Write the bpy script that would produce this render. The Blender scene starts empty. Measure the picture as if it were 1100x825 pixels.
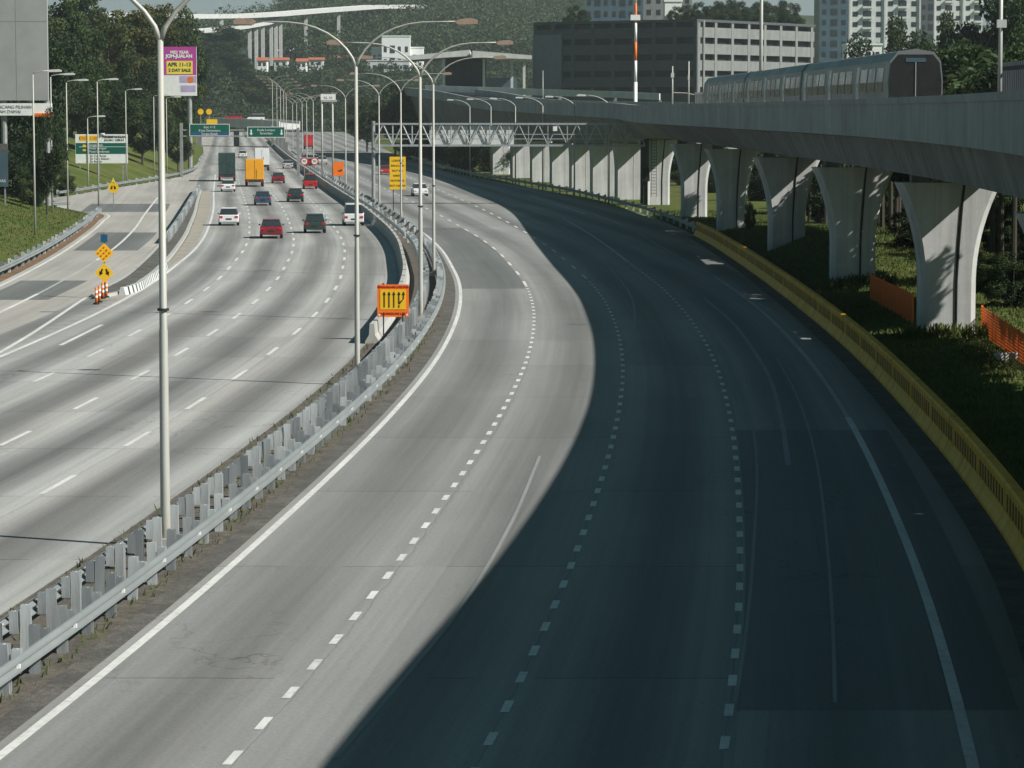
import bpy, math, random
import numpy as np
from math import radians as R, pi, sin, cos, atan2, hypot
random.seed(7); RNG = np.random.default_rng(7)
SC = bpy.context.scene
COL = SC.collection

# ------------------------------------------------------------------ camera, sky, sun, exposure
F = 3200.0; CAMH = 10.0; HOR = 119.0
PITCH = math.atan((412.5 - HOR) / F)
cd = bpy.data.cameras.new('camera'); cam = bpy.data.objects.new('camera', cd); COL.objects.link(cam)
cd.sensor_width = 36; cd.lens = 36 * F / 1100; cd.clip_start = .5; cd.clip_end = 9000
cam.location = (0, 0, CAMH); cam.rotation_euler = (pi / 2 - PITCH, 0, 0)
SC.camera = cam
SUNV = (1.12, -.50, 1.0)                       # towards the sun
SUN_EL = math.atan2(1.0, hypot(1.12, .5)); SUN_AZ = atan2(SUNV[0], SUNV[1])
w = bpy.data.worlds.new('World'); SC.world = w; w.use_nodes = True
nt = w.node_tree; nt.nodes.clear()
sky = nt.nodes.new('ShaderNodeTexSky'); sky.sky_type = 'NISHITA'; sky.sun_disc = False
sky.sun_elevation = SUN_EL; sky.sun_rotation = SUN_AZ; sky.dust_density = 1.2
tint = nt.nodes.new('ShaderNodeMix'); tint.data_type = 'RGBA'; tint.blend_type = 'MULTIPLY'
tint.inputs[0].default_value = 1.0; tint.inputs[7].default_value = (.36, .69, .60, 1)
bg = nt.nodes.new('ShaderNodeBackground'); bg.inputs[1].default_value = .05
wo = nt.nodes.new('ShaderNodeOutputWorld')
tcw = nt.nodes.new('ShaderNodeTexCoord'); sepw = nt.nodes.new('ShaderNodeSeparateXYZ'); mrw = nt.nodes.new('ShaderNodeMapRange')
mrw.inputs[1].default_value = .02; mrw.inputs[2].default_value = .16; mrw.inputs[3].default_value = 1; mrw.inputs[4].default_value = 0
hzw = nt.nodes.new('ShaderNodeMix'); hzw.data_type = 'RGBA'; hzw.inputs[7].default_value = (4.3, 5.3, 5.4, 1)
nt.links.new(tcw.outputs['Generated'], sepw.inputs[0]); nt.links.new(sepw.outputs[2], mrw.inputs[0]); nt.links.new(mrw.outputs[0], hzw.inputs[0])
nt.links.new(sky.outputs[0], tint.inputs[6]); nt.links.new(tint.outputs[2], hzw.inputs[6]); nt.links.new(hzw.outputs[2], bg.inputs[0]); nt.links.new(bg.outputs[0], wo.inputs[0])
sl = bpy.data.lights.new('sun', 'SUN'); sl.energy = 5.0; sl.angle = R(.5); sl.color = (1, .955, .89)
so = bpy.data.objects.new('sun', sl); COL.objects.link(so)
so.rotation_euler = (pi / 2 - SUN_EL, 0, SUN_AZ and atan2(SUNV[1], SUNV[0]) + pi / 2)
HAZE = 1.1e-4
SC.view_settings.view_transform = 'Standard'; SC.view_settings.look = 'None'
SC.view_settings.exposure = 0.4; SC.view_settings.gamma = 1; SC.view_settings.use_curve_mapping = False

# ------------------------------------------------------------------ helpers
def G(u, v, h=0.0):
    """ground point (at height h) seen at photograph position u, v"""
    dx = (u - 550) / F; dz = -(v - 412.5) / F
    c, s = cos(PITCH), sin(PITCH)
    y = c + s * dz; z = -s + c * dz
    t = (h - CAMH) / z
    return dx * t, y * t
def AT(u, z): return (u - 550) * z / F
def HV(v, z): return CAMH - (v - HOR) * z / F

def pchip(pts, mono=False):
    x = np.array([p[0] for p in pts], float); y = np.array([p[1] for p in pts], float)
    h = np.diff(x); d = np.diff(y) / h
    m = np.zeros_like(x); m[0] = d[0]; m[-1] = d[-1]
    for i in range(1, len(x) - 1):
        m[i] = (d[i - 1] * h[i] + d[i] * h[i - 1]) / (h[i] + h[i - 1])
        if mono: m[i] = 0 if d[i - 1] * d[i] <= 0 else 2 * d[i - 1] * d[i] / (d[i - 1] + d[i])
    if mono: m[0] = m[-1] = 0
    def f(q):
        q = np.asarray(q, float)
        i = np.clip(np.searchsorted(x, q) - 1, 0, len(h) - 1)
        t = (q - x[i]) / h[i]
        lo = q < x[0]; hi = q > x[-1]
        t = np.clip(t, 0, 1)
        r = (2*t**3-3*t**2+1)*y[i] + (t**3-2*t**2+t)*h[i]*m[i] + (-2*t**3+3*t**2)*y[i+1] + (t**3-t**2)*h[i]*m[i+1]
        r = np.where(lo, y[0] + (q - x[0]) * m[0], r)
        return np.where(hi, y[-1] + (q - x[-1]) * m[-1], r)
    return f

class MB:
    def __init__(s): s.v = []; s.f = []; s.m = []; s.uv = None
    def add(s, vs, fs, m=0):
        b = len(s.v); s.v += [tuple(p) for p in vs]
        s.f += [tuple(b + i for i in f) for f in fs]; s.m += [m] * len(fs)
    def box(s, c, d, rz=0, m=0, top=1.0):
        x, y, z = d[0] / 2, d[1] / 2, d[2] / 2
        vs = []
        for k, zz in ((1, -z), (top, z)):
            for a, b in ((-x, -y), (x, -y), (x, y), (-x, y)):
                a *= k; b *= k
                vs.append((c[0] + a * cos(rz) - b * sin(rz), c[1] + a * sin(rz) + b * cos(rz), c[2] + zz))
        s.add(vs, [(3, 2, 1, 0), (4, 5, 6, 7), (0, 1, 5, 4), (1, 2, 6, 5), (2, 3, 7, 6), (3, 0, 4, 7)], m); return s
    def tube(s, pts, rad, n=10, m=0, cap=True):
        pts = [np.array(p, float) for p in pts]
        if not hasattr(rad, '__len__'): rad = [rad] * len(pts)
        rings = []
        for i, p in enumerate(pts):
            t = pts[min(i + 1, len(pts) - 1)] - pts[max(i - 1, 0)]
            t /= np.linalg.norm(t) + 1e-9
            a = np.array((0, 1, 0)) if abs(t[1]) < .8 else np.array((1, 0, 0))
            u = np.cross(t, a); u /= np.linalg.norm(u); q = np.cross(t, u)
            rings.append([p + rad[i] * (cos(2*pi*k/n) * u + sin(2*pi*k/n) * q) for k in range(n)])
        vs = [p for r in rings for p in r]
        fs = [(i*n+k, i*n+(k+1) % n, (i+1)*n+(k+1) % n, (i+1)*n+k) for i in range(len(pts)-1) for k in range(n)]
        if cap: fs += [tuple(range(n))[::-1], tuple((len(pts)-1)*n+k for k in range(n))]
        s.add(vs, fs, m); return s
    def prism(s, poly, a, b, axis='x', m=0, inset=0):
        """closed polygon extruded along an axis from a to b"""
        n = len(poly); vs = []
        for t in (a, b):
            for p, q in poly:
                vs.append({'x': (t, p, q), 'y': (p, t, q), 'z': (p, q, t)}[axis])
        fs = [tuple(range(n)), tuple(range(2*n-1, n-1, -1))]
        fs += [(i, n+i, n+(i+1) % n, (i+1) % n) for i in range(n)]
        s.add(vs, fs, m); return s
    def sweep(s, path, prof, m=0, closed=True, cap=True):
        """path: list of (x,y,z); prof: list of (lateral to the right, up)"""
        path = [np.array(p, float) for p in path]; n = len(prof(0) if callable(prof) else prof); vs = []
        for i, p in enumerate(path):
            t = path[min(i+1, len(path)-1)] - path[max(i-1, 0)]
            t[2] = 0; t /= np.linalg.norm(t); r = np.array((t[1], -t[0], 0))
            pf = prof(i) if callable(prof) else prof
            vs += [p + r * a + np.array((0, 0, b)) for a, b in pf]
        kk = n if closed else n - 1
        vs2 = vs; fs = [(i*n+k, i*n+(k+1) % n, (i+1)*n+(k+1) % n, (i+1)*n+k) for i in range(len(path)-1) for k in range(kk)]
        if closed and cap: fs += [tuple(range(n))[::-1], tuple((len(path)-1)*n+k for k in range(n))]
        s.add(vs2, fs, m); return s
    def build(s, name, mat, parent=None, rel=(0, 0, 0), smooth=False, bevel=0):
        me = bpy.data.meshes.new(name)
        v = np.array(s.v, float) - np.array(rel, float)
        me.from_pydata(v.tolist(), [], s.f)
        for mm in (mat if isinstance(mat, (list, tuple)) else [mat]): me.materials.append(mm)
        me.polygons.foreach_set('material_index', s.m)
        if smooth: me.polygons.foreach_set('use_smooth', [True] * len(s.f))
        me.update()
        o = bpy.data.objects.new(name, me); COL.objects.link(o)
        if parent is not None: o.parent = parent
        if s.uv is not None:
            l = me.uv_layers.new(name='UVMap'); vi = np.zeros(len(me.loops), int); me.loops.foreach_get('vertex_index', vi)
            l.data.foreach_set('uv', np.array(s.uv, float)[vi].ravel())
        if bevel:
            b = o.modifiers.new('bevel', 'BEVEL'); b.width = bevel; b.segments = 2; b.limit_method = 'ANGLE'
        return o

def tag(o, label=None, cat=None, group=None, kind=None):
    if label: o['label'] = label
    if cat: o['category'] = cat
    if group: o['group'] = group
    if kind: o['kind'] = kind
    return o
def thing(name, label, cat, loc=(0, 0, 0), rz=0, group=None):
    o = bpy.data.objects.new(name, None); COL.objects.link(o); o.location = loc; o.rotation_euler = (0, 0, rz)
    o.empty_display_size = .3
    return tag(o, label, cat, group)
KIDS = {}
def dup(root, loc, rz=0, label=None, group=None, scale=None):
    r = root.copy(); COL.objects.link(r); r.location = loc; r.rotation_euler = (0, 0, rz)
    if scale is not None: r.scale = scale
    if label: r['label'] = label
    if group: r['group'] = group
    for ch in root.children:
        c = ch.copy(); COL.objects.link(c); c.parent = r
        for g in ch.children:
            d = g.copy(); COL.objects.link(d); d.parent = c
    return r
def struct(mb, name, mat, label=None, **k):
    o = mb.build(name, mat, **k); o['kind'] = 'structure'
    if label: o['label'] = label
    return o

# ------------------------------------------------------------------ materials
def newmat(name, rough=.8, metal=0, spec=.3):
    m = bpy.data.materials.new(name); m.use_nodes = True
    b = m.node_tree.nodes['Principled BSDF']
    b.inputs['Roughness'].default_value = rough; b.inputs['Metallic'].default_value = metal
    b.inputs['Specular IOR Level'].default_value = spec
    return m, m.node_tree, b
def nd(t, kind, **k):
    n = t.nodes.new(kind)
    for a, b in k.items(): setattr(n, a, b)
    return n
def noise(t, vec, scale, detail=4, rough=.6):
    n = nd(t, 'ShaderNodeTexNoise'); n.inputs['Scale'].default_value = scale; n.inputs['Detail'].default_value = detail
    n.inputs['Roughness'].default_value = rough
    if vec is not None: t.links.new(vec, n.inputs['Vector'])
    return n.outputs['Fac']
def math_(t, op, a, b=None, clamp=False):
    n = nd(t, 'ShaderNodeMath', operation=op, use_clamp=clamp)
    for i, q in enumerate((a, b)):
        if q is None: continue
        if isinstance(q, (int, float)): n.inputs[i].default_value = q
        else: t.links.new(q, n.inputs[i])
    return n.outputs[0]
def mapr(t, f, a, b, c, d):
    n = nd(t, 'ShaderNodeMapRange'); t.links.new(f, n.inputs[0])
    for i, q in enumerate((a, b, c, d)): n.inputs[i + 1].default_value = q
    return n.outputs[0]
def scalecol(t, col, fac):
    n = nd(t, 'ShaderNodeMix', data_type='RGBA', blend_type='MULTIPLY'); n.inputs[0].default_value = 1
    if isinstance(col, tuple): n.inputs[6].default_value = (*col, 1)
    else: t.links.new(col, n.inputs[6])
    t.links.new(fac, n.inputs[7]); return n.outputs[2]
def mixcol(t, fac, a, b):
    n = nd(t, 'ShaderNodeMix', data_type='RGBA')
    if isinstance(fac, (int, float)): n.inputs[0].default_value = fac
    else: t.links.new(fac, n.inputs[0])
    for i, q in ((6, a), (7, b)):
        if isinstance(q, tuple): n.inputs[i].default_value = (*q, 1)
        else: t.links.new(q, n.inputs[i])
    return n.outputs[2]
def vscale(t, vec, s):
    n = nd(t, 'ShaderNodeMapping'); n.inputs['Scale'].default_value = s; t.links.new(vec, n.inputs['Vector']); return n.outputs[0]
def bump(t, b, fac, strength=.2, dist=.02):
    n = nd(t, 'ShaderNodeBump'); n.inputs['Strength'].default_value = strength; n.inputs['Distance'].default_value = dist
    t.links.new(fac, n.inputs['Height']); t.links.new(n.outputs[0], b.inputs['Normal'])

def plain(name, col, rough=.6, metal=0, var=.12, scale=3., col2=None, streak=False, spec=.3):
    """painted / metal / plastic with uneven tone, object space"""
    m, t, b = newmat(name, rough, metal, spec)
    tc = nd(t, 'ShaderNodeTexCoord').outputs['Object']
    v = vscale(t, tc, (1, 1, .12)) if streak else tc
    f = noise(t, v, scale, 5, .65)
    if col2: c = mixcol(t, mapr(t, f, .42, .68, 0, 1), col, col2)
    else: c = scalecol(t, col, mapr(t, f, .3, .7, 1 - var, 1 + var))
    t.links.new(c, b.inputs['Base Color'])
    t.links.new(mapr(t, f, .3, .7, max(rough - .08, .05), min(rough + .1, 1)), b.inputs['Roughness'])
    return m

def road_mat(name, base, lane, track=.75, t0=0., joints=12.0, rough=.75, streak=.18, jdark=.55):
    m, t, b = newmat(name, rough, 0, .25)
    uv = nd(t, 'ShaderNodeUVMap').outputs[0]
    sp = nd(t, 'ShaderNodeSeparateXYZ'); t.links.new(uv, sp.inputs[0]); S, T = sp.outputs[0], sp.outputs[1]
    wob = math_(t, 'ADD', T, mapr(t, noise(t, vscale(t, uv, (.02, .05, 1)), 1, 2), .3, .7, -.35, .35))
    ph = math_(t, 'MULTIPLY', math_(t, 'SUBTRACT', wob, t0), 2 * pi / lane)
    trk = mapr(t, math_(t, 'COSINE', ph), -1, .6, track, 1.0)           # tyre and oil darkening in mid lane
    st = mapr(t, noise(t, vscale(t, uv, (.018, 2.2, 1)), 1, 6, .7), .3, .7, 1 - streak, 1 + streak)
    st2 = mapr(t, noise(t, vscale(t, uv, (.006, .55, 1)), 1, 3, .6), .3, .7, 1 - streak, 1 + streak)
    blo = mapr(t, noise(t, vscale(t, uv, (.05, .25, 1)), 1, 5, .6), .3, .7, .9, 1.1)
    fine = mapr(t, noise(t, uv, 9, 6, .75), .3, .7, .9, 1.1)
    # slabs
    vo = nd(t, 'ShaderNodeTexWhiteNoise', noise_dimensions='2D')
    cb = nd(t, 'ShaderNodeCombineXYZ')
    t.links.new(math_(t, 'FLOOR', math_(t, 'DIVIDE', S, joints)), cb.inputs[0]); t.links.new(math_(t, 'FLOOR', math_(t, 'DIVIDE', math_(t, 'SUBTRACT', T, t0), lane)), cb.inputs[1])
    t.links.new(cb.outputs[0], vo.inputs['Vector'])
    slab = mapr(t, vo.outputs[0], 0, 1, .93, 1.07)
    fr = math_(t, 'FRACT', math_(t, 'DIVIDE', math_(t, 'ADD', S, mapr(t, noise(t, vscale(t, uv, (.3, 1.5, 1)), 1, 3), .3, .7, -.03, .03)), joints))
    jn = math_(t, 'LESS_THAN', fr, .07 / joints)
    jm = mapr(t, math_(t, 'MULTIPLY', jn, math_(t, 'GREATER_THAN', noise(t, vscale(t, uv, (.09, .3, 1)), 1, 1), .45)), 0, 1, 1, jdark)
    fine = mapr(t, noise(t, uv, 11, 6, .8), .3, .7, .82, 1.18)
    skid = mapr(t, noise(t, vscale(t, uv, (.035, 5.5, 1)), 1, 4, .6), .62, .74, 1, .80)
    spots = mapr(t, noise(t, vscale(t, uv, (.55, 1.6, 1)), 1, 5, .7), .64, .74, 1, .78)
    lj = math_(t, 'FRACT', math_(t, 'ADD', math_(t, 'DIVIDE', math_(t, 'SUBTRACT', T, t0), lane), mapr(t, noise(t, vscale(t, uv, (.5, .5, 1)), 1, 4), .3, .7, .485, .515)))
    ljm = mapr(t, math_(t, 'ABSOLUTE', math_(t, 'SUBTRACT', lj, .5)), .002, .006, .74, 1)
    crack = nd(t, 'ShaderNodeTexVoronoi', feature='DISTANCE_TO_EDGE'); crack.inputs['Scale'].default_value = 1
    wv = nd(t, 'ShaderNodeVectorMath', operation='ADD'); wn = nd(t, 'ShaderNodeTexNoise'); wn.inputs['Scale'].default_value = 1.2; wn.inputs['Detail'].default_value = 4
    t.links.new(uv, wn.inputs['Vector']); t.links.new(vscale(t, uv, (.16, .22, 1)), wv.inputs[0]); t.links.new(vscale(t, wn.outputs['Color'], (.35, .35, .35)), wv.inputs[1]); t.links.new(wv.outputs[0], crack.inputs['Vector'])
    gate = mapr(t, noise(t, vscale(t, uv, (.03, .12, 1)), 1, 2), .55, .62, 0, 1)
    ck = math_(t, 'SUBTRACT', 1.0, math_(t, 'MULTIPLY', mapr(t, crack.outputs['Distance'], .002, .007, .4, 0), gate))
    f = trk
    for q in (st, st2, blo, fine, slab, jm, skid, spots, ljm, ck): f = math_(t, 'MULTIPLY', f, q)
    c = scalecol(t, base, f)
    # faint warm/cool drift
    c = mixcol(t, mapr(t, noise(t, vscale(t, uv, (.01, .4, 1)), 1, 3), .45, .7, 0, .35), c, scalecol(t, (base[0]*1.05, base[1]*.97, base[2]*.9), f))
    t.links.new(c, b.inputs['Base Color'])
    bump(t, b, noise(t, uv, 25, 4, .8), .25, .01)
    return m

def concrete(name, base, streak=.25, joint=0):
    m, t, b = newmat(name, .85, 0, .2)
    tc = nd(t, 'ShaderNodeTexCoord').outputs['Object']
    f1 = mapr(t, noise(t, vscale(t, tc, (1.4, 1.4, .06)), 1, 6, .7), .35, .7, 1.0, 1 - streak)      # rain streaks
    f2 = mapr(t, noise(t, tc, .6, 5, .6), .3, .7, .88, 1.1)
    f3 = mapr(t, noise(t, tc, 14, 4, .7), .3, .7, .93, 1.07)
    c = scalecol(t, base, math_(t, 'MULTIPLY', math_(t, 'MULTIPLY', f1, f2), f3))
    if joint:
        sp = nd(t, 'ShaderNodeSeparateXYZ'); t.links.new(tc, sp.inputs[0])
        q = math_(t, 'FRACT', math_(t, 'DIVIDE', sp.outputs[1], joint))
        c = scalecol(t, c, mapr(t, math_(t, 'LESS_THAN', q, .05 / joint), 0, 1, 1, .75))
        vo = nd(t, 'ShaderNodeTexWhiteNoise', noise_dimensions='1D'); t.links.new(math_(t, 'FLOOR', math_(t, 'DIVIDE', sp.outputs[1], joint)), vo.inputs['W'])
        c = scalecol(t, c, mapr(t, vo.outputs[0], 0, 1, .9, 1.08))
        dr = mapr(t, noise(t, vscale(t, tc, (.2, 2.6, .05)), 1, 5, .75), .6, .72, 0, .5)
        c = mixcol(t, dr, c, (base[0] * 1.5, base[1] * 1.5, base[2] * 1.45))
    t.links.new(c, b.inputs['Base Color']); bump(t, b, noise(t, tc, 20, 4), .15, .01)
    return m

def foliage(name, c1, c2, trans=.25, scale=.7):
    m, t, b = newmat(name, .62, 0, .25)
    g = nd(t, 'ShaderNodeNewGeometry')
    c = mixcol(t, mapr(t, noise(t, g.outputs['Position'], scale, 3), .35, .65, 0, 1), c1, c2)
    t.links.new(c, b.inputs['Base Color'])
    tr = nd(t, 'ShaderNodeBsdfTranslucent'); t.links.new(c, tr.inputs[0])
    mx = nd(t, 'ShaderNodeMixShader'); mx.inputs[0].default_value = trans
    t.links.new(b.outputs[0], mx.inputs[1]); t.links.new(tr.outputs[0], mx.inputs[2])
    t.links.new(mx.outputs[0], t.nodes['Material Output'].inputs[0])
    return m

def ground_mat(name, c1, c2, c3, scale=.15):
    m, t, b = newmat(name, .95, 0, .1)
    g = nd(t, 'ShaderNodeNewGeometry').outputs['Position']
    c = mixcol(t, mapr(t, noise(t, g, scale, 6, .65), .4, .62, 0, 1), c1, c2)
    c = mixcol(t, mapr(t, noise(t, g, scale * 3.7, 5, .7), .55, .72, 0, .8), c, c3)
    c = scalecol(t, c, mapr(t, noise(t, g, 6, 5, .8), .3, .7, .7, 1.3))
    t.links.new(c, b.inputs['Base Color']); bump(t, b, noise(t, g, 8, 5, .8), .6, .08)
    return m

def paint(name, col, wear=.35):
    """road paint with worn gaps of tone"""
    m, t, b = newmat(name, .7, 0, .25)
    g = nd(t, 'ShaderNodeNewGeometry').outputs['Position']
    c = mixcol(t, mapr(t, noise(t, g, 3.5, 6, .75), .5, .75, 0, wear), col, (.25, .25, .24))
    c = scalecol(t, c, mapr(t, noise(t, g, .22, 3, .6), .3, .7, .86, 1.08))
    c = scalecol(t, c, mapr(t, noise(t, vscale(t, g, (7, .4, 1)), 1, 4, .7), .35, .7, 1.0, .86))
    t.links.new(c, b.inputs['Base Color']); return m

M = {}
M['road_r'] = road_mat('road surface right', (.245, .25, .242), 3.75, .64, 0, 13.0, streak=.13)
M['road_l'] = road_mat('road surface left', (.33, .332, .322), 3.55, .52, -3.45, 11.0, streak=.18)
M['ramp'] = road_mat('ramp surface', (.36, .35, .325), 5.0, .9, -17.7, 11.0, streak=.12)
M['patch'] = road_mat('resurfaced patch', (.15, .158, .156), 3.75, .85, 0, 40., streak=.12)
M['paint'] = paint('white road paint', (.66, .66, .64), .6)
M['paint_worn'] = paint('worn road paint', (.45, .46, .45), .9)
M['paint_faint'] = paint('faint marking and light trail', (.27, .28, .275), .8)  # old markings, and headlight trails painted on the road
M['dirt'] = ground_mat('gritty shoulder', (.10, .098, .09), (.145, .142, .13), (.065, .063, .056), .8)
M['sand'] = ground_mat('sandy gutter', (.30, .275, .23), (.36, .34, .30), (.24, .21, .16), .5)
M['paver'] = ground_mat('median infill', (.15, .132, .112), (.10, .094, .084), (.06, .07, .045), 1.3)
M['soil'] = ground_mat('red soil', (.23, .14, .09), (.16, .11, .07), (.1, .1, .05), .4)
M['grass'] = ground_mat('short grass', (.06, .09, .022), (.105, .115, .032), (.14, .115, .05), .12)
M['hillground'] = ground_mat('forest floor', (.03, .05, .02), (.045, .065, .03), (.05, .06, .03), .02)
M['blade'] = foliage('grass blades', (.07, .115, .025), (.125, .14, .04), .3, .4)
M['galv'] = plain('galvanised steel', (.42, .45, .46), .5, .35, .2, 5, (.27, .29, .30), streak=True)
M['beam'] = plain('guard rail beam', (.27, .295, .30), .5, .3, .1, .35, streak=False)
M['galv_dark'] = plain('dull galvanised plate', (.25, .275, .285), .55, .2, .2, 5, streak=True)
M['galv_bright'] = plain('bright galvanised plate', (.56, .59, .60), .5, .2, .2, 6, (.38, .41, .42), streak=True)
M['pole'] = plain('weathered lamp post', (.47, .475, .45), .55, .2, .15, 2, (.36, .34, .28), streak=True)
M['pole_grey'] = plain('grey steel post', (.30, .31, .31), .5, .3, .15, 2)
M['dark_steel'] = plain('dark steel', (.05, .055, .055), .5, .4, .2, 2)
M['lamp_head'] = plain('lamp housing', (.34, .24, .19), .5, 0, .15, 4)
M['lamp_pale'] = plain('pale lamp housing', (.6, .61, .6), .45, 0, .1, 4)
M['lamp_glass'] = plain('lamp cover', (.5, .5, .47), .2, 0, .05, 4)
M['yellow_wall'] = plain('yellow barrier paint', (.74, .39, .012), .6, 0, .15, 1.2, (.48, .25, .02), streak=True)
M['yellow'] = plain('sign yellow', (.85, .50, .02), .45, 0, .06, 3)
M['orange'] = plain('sign orange', (.88, .19, .02), .45, 0, .06, 3)
M['orange_dot'] = plain('lamp orange', (.80, .12, .02), .4, 0, .06, 3)
M['orange_net'] = plain('orange netting', (.75, .17, .03), .6, 0, .15, 2)
M['green_sign'] = plain('sign green', (.005, .105, .075), .4, 0, .08, 2)
M['blue_sign'] = plain('sign blue', (.02, .09, .2), .4, 0, .08, 2)
M['white'] = plain('white paint', (.76, .77, .76), .5, 0, .07, 1.5)
M['offwhite'] = plain('off white render', (.58, .60, .59), .7, 0, .1, .4, (.45, .47, .46), streak=True)
M['black'] = plain('black paint', (.015, .016, .016), .5, 0, .2, 3)
M['red'] = plain('red paint', (.45, .02, .02), .4, 0, .1, 3)
M['magenta'] = plain('magenta print', (.50, .05, .27), .5, 0, .1, .3, (.34, .06, .33))
M['lilac'] = plain('lilac print', (.45, .38, .58), .5, 0, .1, .5)
M['lemon'] = plain('lemon print', (.80, .64, .10), .5, 0, .05, .5)
M['panel_grey'] = plain('grey sheeting', (.33, .34, .335), .7, 0, .1, .25, (.27, .28, .28))
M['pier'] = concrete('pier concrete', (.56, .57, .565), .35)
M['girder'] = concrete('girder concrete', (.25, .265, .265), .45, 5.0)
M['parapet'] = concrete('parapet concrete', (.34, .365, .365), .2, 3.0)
M['pale_conc'] = concrete('pale concrete', (.52, .53, .52), .15)
M['kerb'] = concrete('kerb concrete', (.42, .42, .40), .15)
M['garage_dark'] = concrete('garage concrete', (.085, .098, .105), .2)  # parking building's shaded left face put into this dark tone
M['garage'] = concrete('garage concrete pale', (.22, .23, .228), .25)  # paler copy for the parking building's sunlit right face
M['opening'] = plain('dark opening', (.02, .024, .026), .6, 0, .2, .5)
M['glass'] = plain('dark window glass', (.025, .036, .04), .16, 0, .1, .3, spec=.4)
M['glass_blue'] = plain('blue tinted glass', (.06, .10, .13), .12, 0, .2, .3, spec=.6)
M['roof_grey'] = plain('grey roofing', (.13, .145, .15), .7, 0, .12, .2)
M['roof_red'] = plain('clay roofing', (.38, .12, .07), .8, 0, .12, .4)
M['train'] = plain('train body', (.17, .185, .19), .4, .1, .06, .5)
M['bark'] = plain('bark', (.055, .047, .038), .9, 0, .3, 3, streak=True)
M['tyre'] = plain('tyre rubber', (.02, .02, .02), .9, 0, .2, 5)
M['rim'] = plain('wheel rim', (.4, .4, .41), .35, .7, .1, 5)
M['tail'] = plain('red lamp lens', (.5, .01, .01), .2, 0, .1, 5)
M['plate'] = plain('number plate', (.03, .03, .03), .4, 0, .1, 5)
for n, c in dict(silver=(.45, .46, .47), whitecar=(.75, .76, .76), redcar=(.42, .025, .03), maroon=(.2, .02, .035), darkcar=(.03, .04, .045), bluecar=(.04, .08, .14), amber=(.80, .36, .02), darkgreen=(.03, .06, .055)).items():
    M[n] = plain('car paint ' + n, c, .28, .1, .05, 1, spec=.5)
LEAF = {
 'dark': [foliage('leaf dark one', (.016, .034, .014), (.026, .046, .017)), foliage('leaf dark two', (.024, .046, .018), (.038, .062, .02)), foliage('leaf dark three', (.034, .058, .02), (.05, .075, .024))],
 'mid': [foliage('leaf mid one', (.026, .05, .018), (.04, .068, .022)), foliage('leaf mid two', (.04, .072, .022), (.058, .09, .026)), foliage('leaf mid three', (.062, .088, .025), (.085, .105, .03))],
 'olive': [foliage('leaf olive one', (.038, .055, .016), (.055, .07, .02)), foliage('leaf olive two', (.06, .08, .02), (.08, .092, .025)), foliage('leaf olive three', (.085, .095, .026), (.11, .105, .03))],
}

# ------------------------------------------------------------------ alignment (x of each line as a function of y)
L0 = pchip([(10, -12.2), (30, -9.7), (45.6, -7.97), (58.2, -6.77), (75, -5.45), (100, -3.88), (120, -3.05), (135, -2.74), (148, -2.66), (162, -2.8), (177, -3.2), (192, -3.87), (213, -4.95), (230, -6.1), (260, -8.6), (290, -11.3), (372, -19.4), (732, -54), (1600, -137)])
LRo = pchip([(10, 15.1), (60, 15.1), (140, 15.1), (180, 15.55), (220, 16.4), (260, 18.4), (303, 19.4), (350, 20), (450, 19.5), (900, 22), (1600, 24)])
YB = pchip([(10, 3.2), (40, 8.3), (64.7, 11.2), (80.7, 12.3), (96, 13.05), (121, 14.0), (145, 14.5), (170, 14.8), (205, 14.95), (232, 14.8), (241, 14.6), (285, 12.8), (325, 9.6), (358, 6.4), (397, 1.2), (437, -4.4), (600, -20), (889, -41.8), (1600, -108)])
XLEFT = pchip([(10, -24), (60, -26), (120, -28.3), (173, -29.9), (200, -31.5), (232, -34), (272, -37.7), (288, -39.5), (300, -43), (330, -51.5), (363, -51.5), (450, -50), (600, -62), (1000, -103), (1600, -158)])
OFF = {'D1': pchip([(45, 3.65), (100, 3.6), (140, 3.72), (200, 3.88), (260, 4.0), (1600, 3.7)]),
       'D2': pchip([(45, 7.5), (100, 7.5), (140, 7.55), (180, 7.7), (230, 8.2), (270, 9), (1600, 7.6)]),
       'D3': pchip([(45, 11.25), (120, 11.2), (160, 11.35), (200, 11.9), (280, 15.0), (1600, 12)]),
       'DA': pchip([(45, -7.05), (160, -7.05), (230, -7.0), (1600, -7.0)]),
       'DB': pchip([(45, -10.85), (160, -10.8), (230, -10.75), (1600, -10.6)]),
       'DC': pchip([(45, -14.3), (160, -14.3), (230, -14.3), (1600, -14.2)]),
       'LE': pchip([(45, -17.75), (150, -17.9), (230, -17.85), (1600, -17.8)])}
def ln(k): return lambda z: L0(z) + OFF[k](z)
ZS = np.unique(np.concatenate([np.arange(12, 320, 2.), np.arange(320, 620, 6.), np.arange(620, 1161, 20.)]))
RISE = pchip([(0, 0), (600, 0), (900, .8), (1200, 2.0), (1600, 3.5)], True)

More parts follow.
